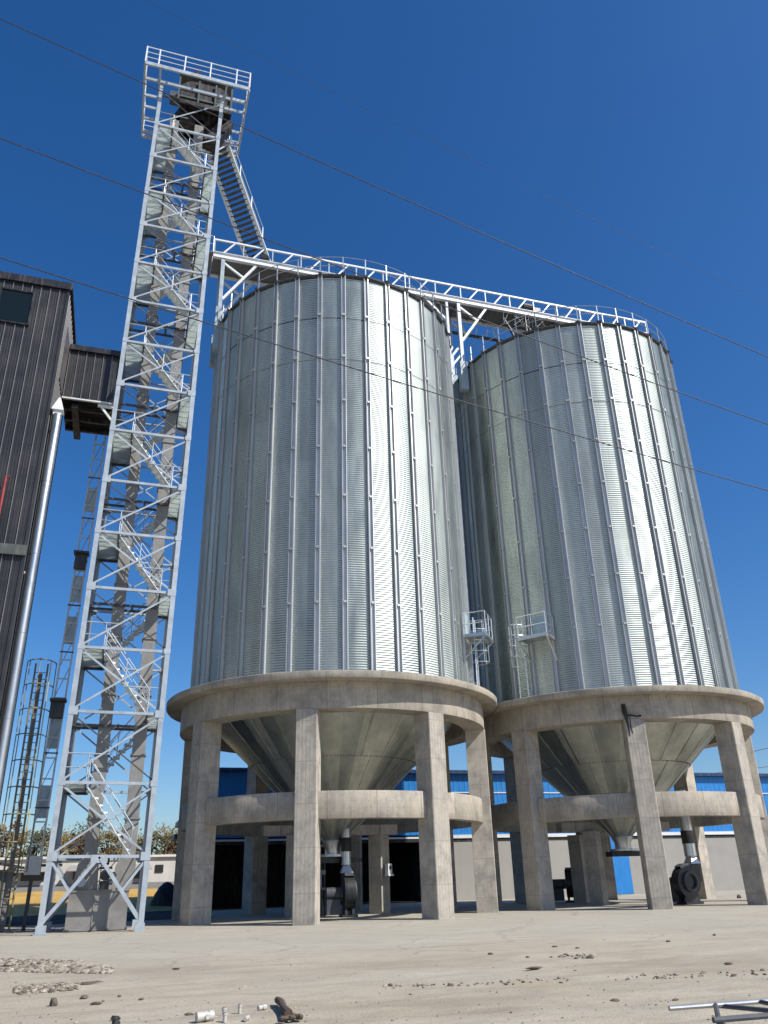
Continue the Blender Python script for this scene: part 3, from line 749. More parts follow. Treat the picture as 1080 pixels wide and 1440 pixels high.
# cross pipes hanging beneath the span between the silos
m = MB(); m.box(18.9,27.3,6.9,7.1,35.22,35.34); m.build('cable_tray', M['darksteel'], gal)
for k in range(11):
    m = MB(); u = 19.2+.78*k; m.beam((u,6.95,35.30),(u+(.12 if k % 3 else -.2),6.9,35.95),.06,.06); m.build('tray_hanger', M['whitepaint'], gal)
for (ua, ub, va, vb, za, zb) in ((24.2,26.2,5.1,4.6,36.1,33.4),(25.0,27.2,5.6,5.2,36.1,34.6),(23.4,24.6,5.2,5.0,36.1,33.0)):
    m = MB(); m.tube([(ua,va,za),((ua+ub)/2,(va+vb)/2,(za+zb)/2+.3),(ub,vb,zb)], .09, 8); m.build('spout_pipe', M['darksteel'], gal)
for u in (23.6,24.1,24.6,25.1,25.6,26.1):
    m = MB(); j_ = random.uniform(-.25,.25); m.beam((u+j_,4.88,ZB+.0),(u+j_+random.uniform(-.4,.5),4.7,34.3+random.random()),.045,.045); m.beam((u+.3+j_,4.95,35.9),(u-.3-j_,4.8,35.0),.03,.03); m.build('lattice_bar', M['decksteel'], gal)
def support(u, s, zfoot, foot):
    for v in (VN, VF):
        p = MB(); p.beam((u,v,zfoot),(u,v,ZB-.002), .22,.22); o = p.build('support_post', M['white'], gal)
        if foot:
            f = MB(); f.box(u-.24,u+.24,v-.2,v+.2,zfoot-1.0,zfoot+1.1); f.build('foot_bracket', M['teal'], o)
        b = MB(); b.beam((u+s*.1,v,33.1),(u+s*2.0,v,ZB-.06), .15,.15); b.beam((u+s*.1,v,ZB-.3),(u+s*1.25,v,35.0), .12,.12); b.build('knee_brace', M['whitepaint'], o)
        if not foot:
            b = MB(); b.beam((u+s*-.1,v,33.0),(u-s*-.75,v,31.9), .12,.12) if False else b.beam((u+.1,v,31.2),(u+.82,v,32.6),.11,.11); b.build('knee_brace', M['whitepaint'], o)
support(4.86, 1, 30.4, True)
support(20.25, 1, 30.3, True)
for v in (VN, VF):
    p = MB(); p.beam((19.42,v,29.6),(19.42,v,ZB-.002), .16,.16); o = p.build('support_post', M['white'], gal)
    b = MB(); b.beam((19.34,v,34.6),(17.9,v,ZB-.05), .12,.12); b.beam((19.5,v,31.0),(20.14,v,31.9), .12,.12); b.build('knee_brace', M['whitepaint'], o)
# landing at the tower end
m = MB(); m.box(2.9,4.2,4.6,6.9,ZB+.05,ZB+.12); m.box(3.0,3.15,3.7,6.9,ZB-.2,ZB+.045); m.build('end_landing', M['decksteel'], gal)
m = MB()
for h in (.6,1.2): m.tube([(4.2,4.6,ZB+.1+h),(2.9,4.6,ZB+.1+h),(2.9,6.9,ZB+.1+h),(4.2,6.9,ZB+.1+h)], .028, 5)
for p in ((4.2,4.6),(3.5,4.6),(2.9,4.6),(2.9,5.8),(2.9,6.9),(4.2,6.9)): m.tube([(p[0],p[1],ZB+.1),(p[0],p[1],ZB+1.3)], .03, 5)
m.build('landing_railing', M['white'], gal)

# ------------------------------------------------------------------ dark clad building
def ribbed(m, along, s0, s1, fixed, z0, z1, out, pitch=.385):
    """ribbed sheet wall; along 'x' or 'y', outward sign out; small grooves between main ribs are real folds"""
    pts = []; s = s0
    prof = [(0,0),(.02,.032),(.06,.032),(.08,0),(.16,0),(.17,.010),(.20,.010),(.21,0),(.27,0),(.28,.010),(.31,.010),(.32,0)]
    while s < s1-.001:
        for a, d in prof:
            if s+a < s1: pts.append((s+a, d))
        s += pitch
    pts.append((s1, 0)); n = len(pts)
    P = (lambda a, d, z: (a, fixed+out*d, z)) if along == 'x' else (lambda a, d, z: (fixed+out*d, a, z))
    m.add([P(a,d,z0) for a,d in pts]+[P(a,d,z1) for a,d in pts], [(i,i+1,i+1+n,i+n) for i in range(n-1)])
bld = thing('clad_building', 'tall dark brown sheet clad building with a high window at the left edge', 'building', (0,0,0))
BX, BY, BZ, BD = -2.42, -2.3, 26.45, 2.4
m = MB(); m.box(-14,BX-.03,BY+.03,BD,0,BZ)
m.build('core_wall', M['clad'], bld)
m = MB(); ribbed(m, 'x', -14, BX-.02, BY, 0, BZ-.02, -1)
fwl = m.build('front_wall', M['clad'], bld)
m = MB(); ribbed(m, 'y', BY+.02, BD, BX, 0, BZ-.02, 1); m.build('side_wall', M['clad'], bld)
sm = MB(); s = -14+.02
while s < BX-.1:
    if s < -7.5 or s > -3.9: sm.box(s+.008,s+.034,BY-.040,BY-.0335,0,BZ-.25)
    else:
        sm.box(s+.008,s+.034,BY-.040,BY-.0335,0,24.0); sm.box(s+.008,s+.034,BY-.040,BY-.0335,25.75,BZ-.25)
    s += .385
sm.build('seam_strip', M['seam'], fwl)
m = MB(); m.box(-14.1,BX+.12,BY-.12,BD+.1,BZ,BZ+.16); m.box(-14.1,BX+.13,BY-.13,BY-.06,BZ-.22,BZ-.003); m.build('roof_trim', M['trim'], bld)
m = MB(); m.box(BX-.06,BX+.045,BY-.045,BY+.06,0,BZ-.23); m.build('corner_flashing', M['clad'], bld)
wn = MB(); x0, x1, z0, z1 = -7.4, -3.85, 24.05, 25.72
for (a,b,c,d) in ((x0,x1,z0-.07,z0),(x0,x1,z1,z1+.07),(x0-.07,x0,z0-.07,z1+.07),(x1,x1+.07,z0-.07,z1+.07),(-5.22,-5.12,z0,z1),(-6.4,-6.3,z0,z1)): wn.box(a,b,BY-.10,BY+.02,c,d)
wf = wn.build('window', M['trim'], bld)
m = MB(); m.box(-6.3,-5.22,BY-.03,BY+.0,z0,z1); m.build('dark_opening', M['void'], wf)
m = MB(); m.box(-5.12,x1,BY-.05,BY-.044,z0,z1); m.build('pane', M['glass'], wf)
m = MB(); m.box(x0,-6.4,BY-.05,BY-.044,z0,z1); m.build('pane', M['glass'], wf)
m = MB(); m.box(-6,-2.35,BY-.16,BY-.045,13.3,13.72); m.build('wall_beam', M['greensteel'], bld)
m = MB(); m.box(BX+.034,BX+.05,-1.05,.58,22.4,25.18); m.build('flashing_panel', M['clad2'], bld)
# enclosed bridge
br = thing('enclosed_bridge', 'short dark ribbed enclosed bridge between brown building and lattice tower', 'bridge')
m = MB(); m.box(BX+.06,-.12,.65,3.95,22.45,25.15); m.build('core', M['clad'], br)
m = MB(); ribbed(m, 'x', BX+.06, -.12, .64, 22.42, 25.16, -1); m.build('front_wall', M['clad'], br)
sm = MB(); s = BX+.06
while s < -.15: sm.box(s+.028,s+.052,.598,.6075,22.42,25.1); s += .385
sm.build('seam_strip', M['seam'], br)
m = MB(); m.box(BX+.06,.0,.5,4.1,25.165,25.32); m.box(BX+.06,.0,.49,.56,25.03,25.16); m.build('roof_trim', M['trim'], br)
m = MB(); m.box(BX+.06,-.1,.58,.70,22.34,22.41); m.build('bottom_edge', M['offwhite'], br)
m = MB()
for y in (1.4,2.4,3.4): m.box(BX+.1,-.15,y-.08,y+.08,22.2,22.44)
m.box(-1.9,-1.6,.8,3.9,22.0,22.19); m.build('floor_beam', M['brownsteel'], br)
m = MB(); m.beam((-.6,.75,22.2),(.05,.75,21.4),.1,.1); m.beam((-.75,.75,22.25),(.1,.75,22.25),.12,.12); m.build('bracket', M['landing'], br)
# silver downpipe with hood
M['pipe'] = m_galv('dull pipe steel', (.44,.45,.45), .36)
dp = thing('downpipe', 'shiny silver downpipe with conical hood on the brown building corner', 'pipe')
pu, pv = -2.12, -1.82
m = MB(); m.tube([(pu,pv,GZ),(pu,pv,20.0)], .2, 20); 
for z in (4,7.2,10.4,13.6,16.8): m.tube([(pu,pv,z-.02),(pu,pv,z+.02)], .212, 20)
sharp(m.build('pipe', M['pipe'], dp), 40)
m = MB(); m.lathe([(.23,19.95),(.23,20.12),(.34,20.16),(.34,20.19),(.06,20.85),(.001,20.9)], 4, a0=PI/4, a1=PI/4+2*PI, cx=pu, cy=pv); m.build('hood', M['offwhite'], dp)
m = MB()
for z in (6,12.8): m.box(BX+.05,pu-.17,pv-.06,pv+.06,z-.05,z+.05)
m.build('bracket', M['offwhite'], dp)
tag((lambda mm: (mm.tube([(-3.52,-2.62,8.0),(-3.52,-2.62,16.45)], .055, 10), mm.tube([(-3.52,-2.62,16.42),(-3.38,-2.62,16.52)], .045, 8), mm.build('red_pipe', M['red']))[-1])(MB()), 'red vertical pipe against the brown cladding at left edge', 'pipe')

# ------------------------------------------------------------------ caged ladder and cable riser
lc = thing('caged_ladder', 'olive and yellow steel ladder with hoop cage behind the silver pipe', 'ladder', (-1.78,3.5,0))
m = MB()
for x in (-.25,.25): m.tube([(x,.35,0),(x,.35,10.6)], .04, 6)
for k in range(34): m.tube([(-.25,.35,.3+.3*k),(.25,.35,.3+.3*k)], .018, 5)
m.build('ladder', M['olive'], lc)
m = MB()
ho = None
for k in range(9):
    if ho is None: m.tube([(.60*-math.cos(t),.35-.85*math.sin(t),0) for t in [PI*i/8 for i in range(0,9)]], .026, 5); ho = o = m.build('hoop', M['olive'], lc)
    else: o = link('hoop', ho.data, lc)
    o.location = (0,0,2.2+1.05*k)
for t in (0,.25,.5,.75,1):
    a = PI*t; m = MB(); m.tube([(-.60*math.cos(a),.35-.85*math.sin(a),2.2),(-.60*math.cos(a),.35-.85*math.sin(a),10.65)], .022, 5); m.build('cage_bar', M['yellow' if t in (.75,) else 'olive'], lc)
m = MB(); m.box(-.12,.06,.5,.62,0,10.2); m.build('back_post', M['grey'], lc)
cr_ = thing('cable_riser', 'narrow pale vertical cable riser with rungs and two dark boxes left of tower', 'cable riser', (-1.02,4.0,0)); cr_.rotation_euler.y = .0165
for x in (-.225,.225):
    m = MB(); m.box(x-.03,x+.035,-.05,.12,2.2,22.4); m.build('side_rail', M['whitepaint'], cr_)
for z0_ in (4.2,7.0,11.6,13.6,18.2):
    m = MB(); m.box(-.19,.19,.085,.10,z0_,z0_+1.3); m.build('back_panel', M['plate'], cr_)
m = MB(); z = 2.8
while z < 22: m.beam((-.19,.05,z),(.19,.05,z+1.2),.03,.03); z += 1.3
m.build('lacing', M['white'], cr_)
z = 3.2; rg = None
while z < 22:
    if rg is None: m = MB(); m.box(-.194,.194,-.04,.0,-.03,.03); rg = o = m.build('rung', M['whitepaint'], cr_)
    else: o = link('rung', rg.data, cr_)
    o.location = (0,0,z); z += .85
for z in (9.0,15.9):
    m = MB(); m.box(-.36,.32,-.5,.05,z-.05,z+.05); m.box(-.28,.25,-.3,.04,z-.75,z-.06); m.build('junction_box', M['darksteel'], cr_)
m = MB(); z = 4.6
while z < 22: m.box(-.29,.29,-.07,-.052,z-.03,z+.03); z += 2.2
m.build('clamp', M['darksteel'], cr_)
m = MB(); m.box(-.30,.30,-.12,.2,2.05,2.75); m.build('base_box', M['landing'], cr_)
m = MB(); m.beam((.2,.02,2.4),(1.1,-.4,2.4),.1,.1); m.beam((0,.05,2.1),(0,.05,0),.14,.14); m.build('base_post', M['darksteel'], cr_)

# ------------------------------------------------------------------ warehouse behind
WV = 22.0
wh = thing('warehouse', 'long warehouse with blue upper cladding above a grey rendered wall behind the silos', 'warehouse')
m = MB(); m.box(22.3,70,WV,WV+.3,0,3.72); m.box(7.2,7.4,WV,WV+.3,0,3.72); m.build('lower_wall', M['plaster'], wh)
m = MB(); m.box(22.3,70,WV-.10,WV+.32,3.94,4.16); m.box(7.0,22.29,WV-.06,WV+.2,3.94,4.06); m.build('coping', M['offwhite'], wh)
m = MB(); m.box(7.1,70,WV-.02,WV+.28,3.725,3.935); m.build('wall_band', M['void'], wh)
m = MB()
s = 7.2; pts = []
while s < 70: pts += [(s,0),(s+.04,.014),(s+.10,.014),(s+.14,0)]; s += .42
n = len(pts); m.add([(a,WV+.02-d,4.17) for a,d in pts]+[(a,WV+.02-d,8.22) for a,d in pts], [(i,i+1,i+1+n,i+n) for i in range(n-1)])
m.box(7.2,70,WV+.05,WV+.12,4.17,8.22); m.box(7.2,7.3,WV+.13,WV+7.8,0,8.2); m.build('upper_wall', M['blue'], wh)
m = MB(); m.box(23.5,70,WV-.035,WV-.012,6.93,7.0); m.build('belt_strip', M['offwhite'], wh)
m = MB(); m.box(6.9,70,WV-.35,WV+.1,8.23,8.42); m.add([(6.9,WV-.3,8.43),(70,WV-.3,8.43),(70,WV+4,9.0),(6.9,WV+4,9.0)],[(0,1,2,3)]); m.add([(6.9,WV+8,8.43),(70,WV+8,8.43),(70,WV+4,9.0),(6.9,WV+4,9.0)],[(3,2,1,0)]); m.box(7.2,70,WV+7.81,WV+8.0,0,8.4); m.build('roof', M['navy'], wh)
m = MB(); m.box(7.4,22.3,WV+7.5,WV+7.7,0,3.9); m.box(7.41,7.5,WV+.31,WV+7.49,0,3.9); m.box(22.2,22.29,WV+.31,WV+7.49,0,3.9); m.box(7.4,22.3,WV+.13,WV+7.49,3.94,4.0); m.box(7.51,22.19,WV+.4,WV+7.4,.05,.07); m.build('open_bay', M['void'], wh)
for (zz, u0) in ((4.98,5.75),(4.18,5.55)):
    m = MB(); m.box(u0,7.19,WV-2.0,WV+1.0,zz-.14,zz+.16); m.build('canopy_slab', M['darksteel'], wh)
m = MB(); m.box(6.4,7.19,WV-1.6,WV+.8,0,4.03); m.build('end_pier', M['greywall'], wh)
m = MB(); m.box(29.6,31.4,WV-.06,WV-.012,.2,3.7) if False else m.box(36.6,38.4,WV-.06,WV-.003,.05,5.0); m.build('blue_door', M['blue'], wh)

# ------------------------------------------------------------------ fans under the silos
def fan(loc, rotz, label, ductz, lean=0, rd=.22):
    t = thing('blower_fan', label, 'fan', loc, rotz, 'black aeration fans at the silos'); r = .62
    m = MB(); n = 22; prof = [(r*(1+.28*i/n)*math.cos(2*PI*i/n-PI/2), 1.0+r*(1+.28*i/n)*math.sin(2*PI*i/n-PI/2)) for i in range(n)]
    m.prism_y(prof, -.24, .24); sharp(m.build('scroll_casing', M['black'], t), 30)
    m = MB(); m.lathe([(.40,0),(.46,.0),(.46,.10),(.34,.13),(.30,.05)], 24); 
    vs = [(x, -.24-z, y+1.0) for x, y, z in m.v]; m.v = vs; sharp(m.build('inlet_ring', M['darksteel'], t), 30)
    m = MB(); m.lathe([(r*1.02,-.2),(r*1.30,-.2),(r*1.30,.2),(r*1.02,.2)], 30, a0=-.6, a1=.9, closed_prof=True)
    m.v = [(x, z, 1.0-y*1.0) for x, y, z in m.v]; m.build('rim_band', M['darksteel'], t)
    m = MB(); m.box(-.55,.55,-.35,.35,0,.10); m.prism_y([(-.5,.1),(.5,.1),(.32,.75),(-.32,.75)], .10, .22); m.prism_y([(-.5,.1),(.5,.1),(.32,.75),(-.32,.75)], -.22, -.10); m.build('base_frame', M['black'], t)
    m = MB(); m.tube([(0,.26,.95),(0,1.0,.95)], .26, 16); m.box(-.26,.26,.4,1.0,.1,.72); m.build('motor', M['darksteel'], t)
    if ductz:
        m = MB(); m.box(.30,.80,-.22,.22,1.0,1.78); m.build('outlet', M['black'], t)
        m = MB(); c = (.55,0); m.add([(c[0]-.30,-.28,1.785),(c[0]+.30,-.28,1.785),(c[0]+.30,.28,1.785),(c[0]-.30,.28,1.785),(c[0]-.14,-.14,2.15),(c[0]+.14,-.14,2.15),(c[0]+.14,.14,2.15),(c[0]-.14,.14,2.15)],[(0,1,5,4),(1,2,6,5),(2,3,7,6),(3,0,4,7),(4,5,6,7)]); m.build('transition', M['galv'], t)
        m = MB(); z = 2.15
        while z < ductz:
            z2 = min(z+.16, ductz); m.tube([(c[0]+lean*(z-2.15),0,z),(c[0]+lean*(z2-2.15),0,z2)], [rd,rd], 18, caps=False); m.tube([(c[0]+lean*(z-2.15),0,z-.012),(c[0]+lean*(z-2.15),0,z+.012)], rd+.012, 18); z = z2
        d = sharp(m.build('duct', M['duct'], t), 50)
        m = MB(); zz = 3.0; m.tube([(c[0]+lean*(zz-2.15),0,zz-.3),(c[0]+lean*(zz-2.15),0,zz+.3)], rd+.02, 18); m.build('flexible_sleeve', M['rubber'], d)
    return t
fan((12.35,4.55,GZ), R_(84), 'black blower fan with tall ribbed duct under the left silo', 4.9)
fan((28.85,2.55,GZ), R_(8), 'black blower fan with round scroll casing under the right silo', 5.2, 0, .29)
fan((27.2,11.0,GZ), R_(60), 'smaller looking black fan deep behind the inner columns of the right support', 0)
fan((11.2,7.9,GZ), R_(200), 'black blower fan half hidden in shadow behind the ducted fan', 3.6)
# service rack in the shadow under the left silo
rk = thing('steel_rack', 'shadowed steel frame rack behind the fan under the left silo', 'rack', (10.9,6.3,GZ))
for x in (-.7,.7):
    for y in (-.3,.3):
        m = MB(); m.beam((x,y,0),(x,y,3.0), .06,.06); m.build('upright', M['darksteel'], rk)
for z in (1.1,1.75,2.95):
    m = MB(); m.box(-.75,.75,-.34,.34,z,z+.1 if z != 1.75 else z+.2); m.build('shelf', M['greywall'], rk)
m = MB()
for k in range(8): m.box(-.6+.16*k,-.53+.16*k,-.2,-.1,1.12,1.74)
m.build('slat', M['teal'], rk)
cb = thing('control_box', 'small white control box with dark display on the inner column', 'control box', (14.73,6.05,1.95), R_(38))
m = MB(); m.box(-.2,.12,-.16,.02,-.22,.24); m.build('housing', M['offwhite'], cb)
m = MB(); m.box(-.13,.06,-.175,-.163,-.02,.14); m.build('display', M['black'], cb)
m = MB(); m.box(-.24,.20,-.2,.03,-.30,-.225); m.build('shelf', M['offwhite'], cb)

# ------------------------------------------------------------------ far left: low white building, corn, trees
LV = 50
lw = thing('white_building', 'low whitewashed building with small dark windows beyond the corn', 'building')
m = MB(); m.box(-16,11,LV,LV+6,1.75,3.86); m.build('wall', M['whitewall'], lw)
m = MB(); m.box(-16,11,LV-.06,LV+6.05,0,1.747); m.build('plinth', M['greywall'], lw)
m = MB(); m.box(-16.2,11.2,LV-.25,LV+6.3,3.865,4.06); m.build('roof_edge', M['offwhite'], lw)
for px in (17, 224):
    p = at_v(px, 1222, LV); m = MB(); m.box(p.x-.36,p.x+.36,LV-.08,LV-.004,2.55,3.2); m.build('window', M['void'], lw)
for px in (48, 190, 120):
    p = at_v(px, 1222, LV); m = MB(); m.add([(p.x-1.3,LV-.01,3.3),(p.x+1.3,LV-.01,3.3),(p.x+1.5,LV-.9,2.85),(p.x-1.5,LV-.9,2.85),(p.x-1.3,LV-.01,3.24),(p.x+1.3,LV-.01,3.24),(p.x+1.5,LV-.9,2.79),(p.x-1.5,LV-.9,2.79)],[(0,1,2,3),(7,6,5,4),(3,2,6,7),(0,3,7,4),(1,5,6,2)]); m.build('awning', M['greywall'], lw)
    m = MB(); m.box(p.x-1.0,p.x+1.0,LV-.09,LV-.005,2.1,2.8); m.build('shutter', M['greensteel'], lw)
cn = MB(); nx, ny = 40, 30
for j in range(ny+1):
    for i in range(nx+1):
        x = -20+28*i/nx; y = 23+23.5*j/ny; t = j/ny; e = min(1, (nx-i)/3, i/3)
        cn.v.append((x, y, .02+1.35*t*e**.5*min(1,(1-t)*8+.25)+random.uniform(-.03,.03)))
for j in range(ny):
    for i in range(nx): a = j*(nx+1)+i; cn.f.append((a,a+1,a+nx+2,a+nx+1))
o = cn.build('corn_layer', M['corn'], smooth=True, kind='stuff'); tag(o, 'wide layer of yellow corn spread to dry on the ground', 'corn')
gr = MB()
for k in range(2600):
    x = random.uniform(-16,10); y = random.uniform(46.9,49.6); h = random.uniform(.5,1.25); a = random.uniform(0,PI); dx, dy = math.cos(a)*.12, math.sin(a)*.12
    gr.add([(x-dx,y-dy,.0),(x+dx,y+dy,.0),(x+random.uniform(-.15,.15),y,h)], [(0,1,2)])
o = gr.build('dry_grass', M['grass'], kind='stuff'); tag(o, 'strip of dry brown grass along the foot of the white building', 'grass')
def tree(x, y, h, leaf, label):
    t = thing('tree', label, 'tree', (x,y,0), 0, 'autumn trees beyond the white building')
    m = MB(); m.tube([(0,0,0),(.05,.03,h*.35),(random.uniform(-.2,.2),.1,h*.7),(random.uniform(-.3,.3),0,h*.92)], [.16,.12,.07,.02], 7)
    for k in range(7):
        a = random.uniform(0,6.28); z = h*random.uniform(.3,.7); L = h*random.uniform(.15,.28); m.tube([(0.03,0.03,z),(math.cos(a)*L,math.sin(a)*L,z+L*1.1)], [.05,.015], 5)
    m.build('trunk', M['bark'], t)
    c = MB(); cl = [(random.gauss(0,.16)*h, random.gauss(0,.16)*h, h*random.uniform(.30,.97), h*random.uniform(.07,.15)) for _ in range(22)]
    for (cx, cy, cz, cr) in cl:
        for _ in range(95):
            d = Vector((random.gauss(0,1),random.gauss(0,1),random.gauss(0,1))).normalized()*cr*random.uniform(.4,1.1); p = Vector((cx*(1.15-.5*cz/h),cy*(1.15-.5*cz/h),cz))+d
            s_ = random.uniform(.07,.17); e1 = Vector((random.gauss(0,1),random.gauss(0,1),random.gauss(0,1))).normalized()*s_; e2 = e1.orthogonal().normalized()*s_*.8
            c.add([p-e1,p+e2,p+e1,p-e2], [(0,1,2,3)])
    c.build('crown', leaf, t)
tl = [('orange leaved','leaf0'),('yellowing','leaf1'),('olive green','leaf2')]
kinds = [0,1,2,1,0,2,0,1,0,2,1,0]
where = ['leftmost of the row, behind the caged ladder','second from the left of the row','third from the left of the row','behind the foot of the cable riser','behind the left leg of the tower','fifth tree in, seen between tower legs','in the middle of the tower base','behind the elevator trunks','right of the elevator trunks','beside the right tower leg','between the tower and the silo support','half hidden by the left silo support']
for i, px in enumerate((8,32,56,82,104,128,152,172,194,214,234,256)):
    v = 66+random.uniform(0,9); p = at_v(px, 1180, v); top = at_v(px, 1166+random.uniform(-6,8), v).z
    tree(p.x, v, top, M[tl[kinds[i]][1]], tl[kinds[i]][0]+' autumn tree, '+where[i])
# tarpaulin heap
hp = MB(); p = at_z(232, 1279, 0)
rings = [(1.05,0),(1.0,.5),(.85,1.0),(.6,1.45),(.25,1.75),(.01,1.82)]
for k in range(len(rings)):
    for i in range(16):
        a = 2*PI*i/16; r, z = rings[k]; r *= 1+.12*math.sin(3*a+k)+random.uniform(-.06,.06); hp.v.append((p.x+r*math.sin(a)*.95, p.y+r*math.cos(a), z*.93+random.uniform(-.03,.03)*(k>0)))
for k in range(len(rings)-1):
    for i in range(16): hp.f.append((k*16+i,k*16+(i+1)%16,(k+1)*16+(i+1)%16,(k+1)*16+i))
tag(hp.build('covered_heap', M['rubber'], smooth=True), 'black tarpaulin covered heap beside the left silo support', 'heap')
# lean-to at the far left edge
p = at_v(0, 1290, 9.0)
ln = thing('lean_to', 'small shed end with purplish sloping roof at the far left edge', 'shed')
e = at_v(10, 1215, 9.0)
m = MB(); m.box(-7,e.x-.05,9.0,13,0,2.35); m.build('wall', M['plaster'], ln)
f = at_v(24, 1211, 9.0); m = MB(); m.prism_y([(-7,3.3),(f.x,2.42),(f.x,2.54),(-7,3.42)], 8.6, 13.2); m.build('roof', M['purple'], ln)
tag((lambda mm: (mm.box(-3.35,-2.55,3.0,3.6,GZ,.62), mm.build('concrete_block', M['concrete']))[-1])(MB()), 'pale concrete block on the ground at the left edge', 'block')

# ------------------------------------------------------------------ overhead wires
def wire(pts, v, r, label, ext=(-40,75)):
    P = [at_v(x, y, v) for x, y in pts]; X = np.array([p.x for p in P]); Zz = np.array([p.z for p in P]); c = np.polyfit(X, Zz, 2 if len(P) > 2 else 1)
    if len(c) == 3 and c[0] < 0: c = np.polyfit(X, Zz, 1)
    m = MB(); us = np.linspace(ext[0], ext[1], 90); m.tube([(u, v, float(np.polyval(c, u))) for u in us], r, 5)
    tag(m.build('overhead_wire', M['cable'], smooth=True), label, 'wire', 'overhead wires crossing the sky')
wire([(0,28),(200,112),(360,190),(740,355),(1080,502)], -12, .021, 'topmost clear overhead wire, passing in front of the tower head')
wire([(0,195),(190,265),(330,320),(623,431),(820,501),(1080,597)], -12, .021, 'middle overhead wire, crossing the tops of both silos')
wire([(0,362),(200,425),(290,455),(460,507),(738,590),(1080,690)], -12, .021, 'lowest overhead wire, crossing the upper walls of both silos')
wire([(195,0),(560,170),(740,260),(1080,430)], 2, .011, 'very faint thin wire high in the right of the sky', (-15,75))
wire([(1062,1056),(1080,1052)], 60, .05, 'short upper wire low in the sky right of the right support', (80,140))
wire([(965,1092),(1080,1078)], 60, .04, 'lower distant wire low in the sky right of the right support', (40,140))

# ------------------------------------------------------------------ foreground debris
def rocks(name, px, py, r, mat, label, cat, group=None, sq=.6, stretch=None):
    p = at_z(px, py, 0); z = GZ if p.y > -12.5 else gh(p.x, p.y)
    r *= .72; m = MB(); m.rock((0,0,r*.35), r, sq)
    if stretch: m.v = [(x*stretch, y, zz) for x, y, zz in m.v]
    tag(m.build(name, M[mat], loc=(p.x,p.y,z), rotz=random.uniform(-.4,.4)), label, cat, group)
rocks('stone', 75, 1410, .10, 'darkstone', 'pointed dark stone on the dirt left of centre foreground', 'stone', sq=1.3)
rocks('stone', 118, 1403, .075, 'darkstone', 'dark flat stone just right of the pointed one', 'stone', stretch=1.4)
rocks('wood_chip', 135, 1412, .07, 'wood', 'brown wood chip lying left foreground below the stones', 'wood scrap', stretch=2)
rocks('stone', 162, 1432, .09, 'rubber', 'blackish lump at the bottom edge on the left, upper of two', 'lump')
rocks('stone', 163, 1440, .08, 'rubber', 'blackish lump at the bottom edge on the left, lower of two', 'lump', sq=1.1)
for (x, y, r, s) in ((145,1407,.04,1),(168,1400,.05,1),(199,1407,.05,1.3),(266,1424,.06,1.4),(690,1342,.07,1.4),(742,1344,.055,1),(865,1402,.055,2),(940,1325,.07,1.8),(1005,1316,.07,1.2),(850,1323,.05,1.5),(812,1333,.05,2.2),(780,1331,.05,2.2),(950,1405,.045,2),(1025,1356,.06,2.2),(775,1346,.04,1),(790,1381,.04,1)):
    rocks('stone', x, y, r, 'darkstone', 'small dark stone scattered on the pale dirt yard', 'stone', 'small stones scattered on the yard', stretch=s)
rocks('plank', 752, 1364, .10, 'wood', 'dark flat wood scrap right of centre on the yard', 'wood scrap', stretch=2.6, sq=.3)
rocks('plank', 248, 1363, .07, 'wood', 'thin brown wood scrap at the edge of the pavement', 'wood scrap', stretch=2, sq=.3)
rocks('plank', 122, 1384, .10, 'wood', 'long dark stick beside the lower gravel', 'stick', stretch=4, sq=.25)
rocks('broken_brick', 1040, 1264, .22, 'wood', 'brownish heap of broken brick between columns of the right support', 'brick', sq=.9)
def rubble(name, poly, n, rmin, rmax, label):
    m = MB()
    for k in range(n):
        px = random.uniform(*poly[0]); py = random.uniform(*poly[1]); py += (px-poly[0][0])/(poly[0][1]-poly[0][0])*poly[2]
        p = at_z(px, py, 0); m.rock((p.x,p.y,gh(p.x,p.y)+.01 if p.y < -12.2 else .04), random.uniform(rmin,rmax)*random.choice((1,1,1,1.7)), .6)
    tag(m.build(name, M['stone'], kind='stuff'), label, 'gravel')
rubble('gravel', ((-5,158),(1351,1366),4), 2600, .010,.045, 'band of loose pale gravel at the pavement edge on the left')
rubble('gravel', ((20,112),(1387,1396),-7), 800, .008,.036, 'smaller patch of loose gravel in front of the main band')
rubble('gravel', ((785,835),(1340,1346),3), 45, .015,.05, 'small scatter of crumbs of rubble on the yard right of centre')
rubble('gravel', ((540,1080),(1385,1391),-22), 110, .012,.035, 'thin line of grit along a wheel track on the right')
m = MB()
for k in range(650):
    px = random.uniform(-20,1100); py = 1352+random.random()**.8*92
    if mn.noise((px*.012, py*.05, 7.7)) < random.uniform(-.45,.35): continue
    p = at_z(px, py, 0)
    if p.y > -12.6: continue
    m.rock((p.x,p.y,gh(p.x,p.y)+.002), random.uniform(.006,.020)*random.choice((1,1,1,1,1.6)), .55)
tag(m.build('grit', M['stone'], kind='stuff'), 'fine grit and crumbs scattered over the dirt yard', 'grit')
def fitting(px, py, length, r, flat, rot, label):
    p = at_z(px, py, 0); m = MB()
    if flat:
        m.tube([(-length/2,0,r),(length/2,0,r)], r, 14); m.tube([(length/2-.03,0,r),(length/2+.03,0,r)], r*1.12, 14); m.tube([(.03,0,r),(.03,-r*1.35,r)], r*.55, 12)
    else:
        m.tube([(0,0,0),(0,0,length)], r, 12); m.tube([(0,0,length-.03),(0,0,length)], r*1.2, 12)
    tag(sharp(m.build('pipe_fitting', M['pvc'], loc=(p.x,p.y,gh(p.x,p.y)), rotz=rot)), label, 'pipe fitting', 'white pipe fittings on the yard')
fitting(286,1436,.19,.055,True,.25,'white tee pipe fitting lying on its side, largest of the white pieces')
fitting(316,1436,.11,.026,False,0,'short upright white pipe stub, front one of a pair')
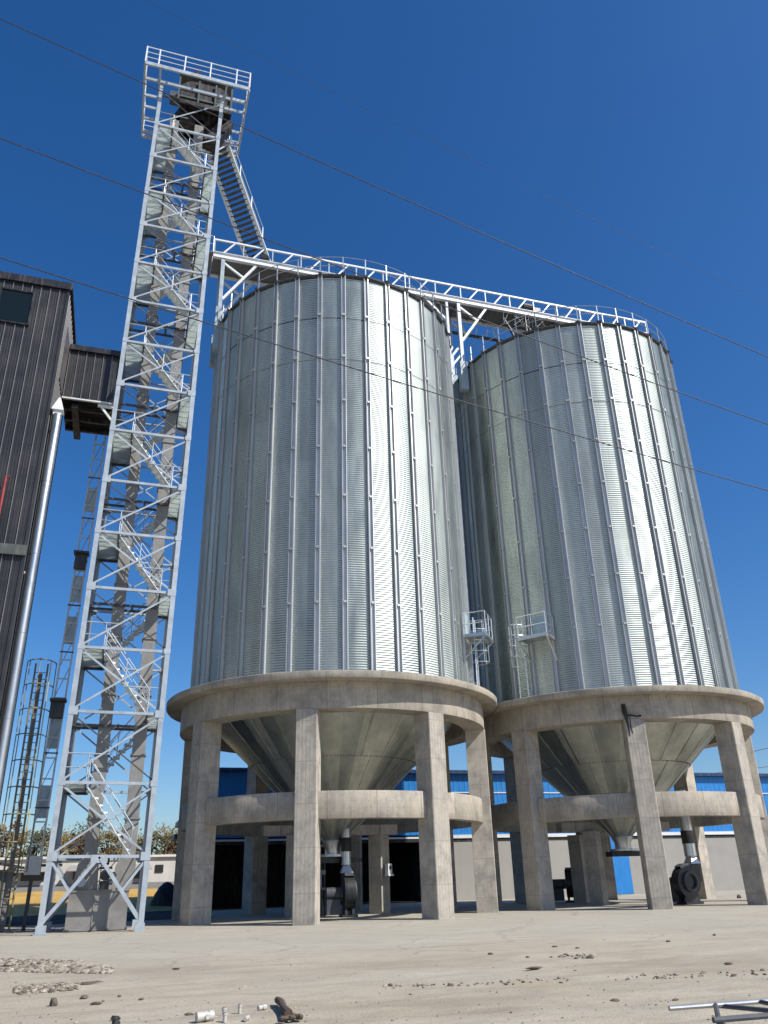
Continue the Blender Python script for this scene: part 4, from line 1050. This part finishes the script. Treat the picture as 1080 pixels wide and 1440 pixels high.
fitting(315,1427,.09,.026,False,0,'short upright white pipe stub, rear one of a pair')
fitting(337,1424,.11,.024,False,0,'upright white pipe stub standing alone')
fitting(346,1434,.09,.026,True,1.1,'small white elbow fitting lying near the lone stub')
fitting(367,1421,.10,.03,True,.5,'white elbow fitting beside the dark log')
p0 = at_z(390, 1413, 0); p1 = at_z(406, 1433, 0); m = MB()
m.tube([p0+Vector((0,0,.06)), (p0*2+p1)/3+Vector((.01,0,.075)), (p0+p1*2)/3+Vector((-.015,0,.07)), p1+Vector((0,0,.06))], [.045,.052,.046,.055], 8)
for k in range(10): m.rock((p1.x+random.uniform(-.12,.15), p1.y+random.uniform(-.08,.1), .02), .05)
tag(m.build('log', M['wood']), 'short dark brown log lying on the dirt, bottom centre left', 'log')

# steel trestle frame at the lower right
ZTR = .80
a0 = at_z(941,1418,ZTR); a1 = at_z(1120,1404.5,ZTR); d = (a1-a0).normalized()
tr = thing('steel_trestle', 'welded steel pipe trestle cut off by the lower right corner', 'trestle')
nr = Vector((d.y,-d.x,0)); 
b0 = at_z(1003,1434.5,ZTR-.0); b1 = b0+d*2.2
m = MB(); m.tube([a0,a0+d*2.6], .015, 10); m.build('top_rail', M['pipe'], tr)
m = MB(); m.tube([b0,b1], .016, 10); m.build('top_rail', M['darksteel'], tr)
l0 = at_z(1006,1412,ZTR); l1 = at_z(1070,1409,ZTR); k1 = b0+d*(l1-a0).dot(d)-d*(b0-a0).dot(d)
k0 = b0+d*.04
m = MB(); m.tube([l0,k0], .014, 8); m.build('cross_bar', M['darksteel'], tr)
m = MB(); m.tube([l1,k1], .014, 8); m.build('cross_bar', M['darksteel'], tr)
m = MB(); m.tube([l0+d*.02-Vector((0,0,.01)),k1-d*.03-Vector((0,0,.01))], .014, 8); m.build('diagonal_bar', M['darksteel'], tr)
for q in (l0,k0+d*.02,l1+d*.9,k1+d*.9,k1):
    m = MB(); m.tube([q,Vector((q.x,q.y,0))], .014, 8); m.build('leg', M['darksteel'], tr)
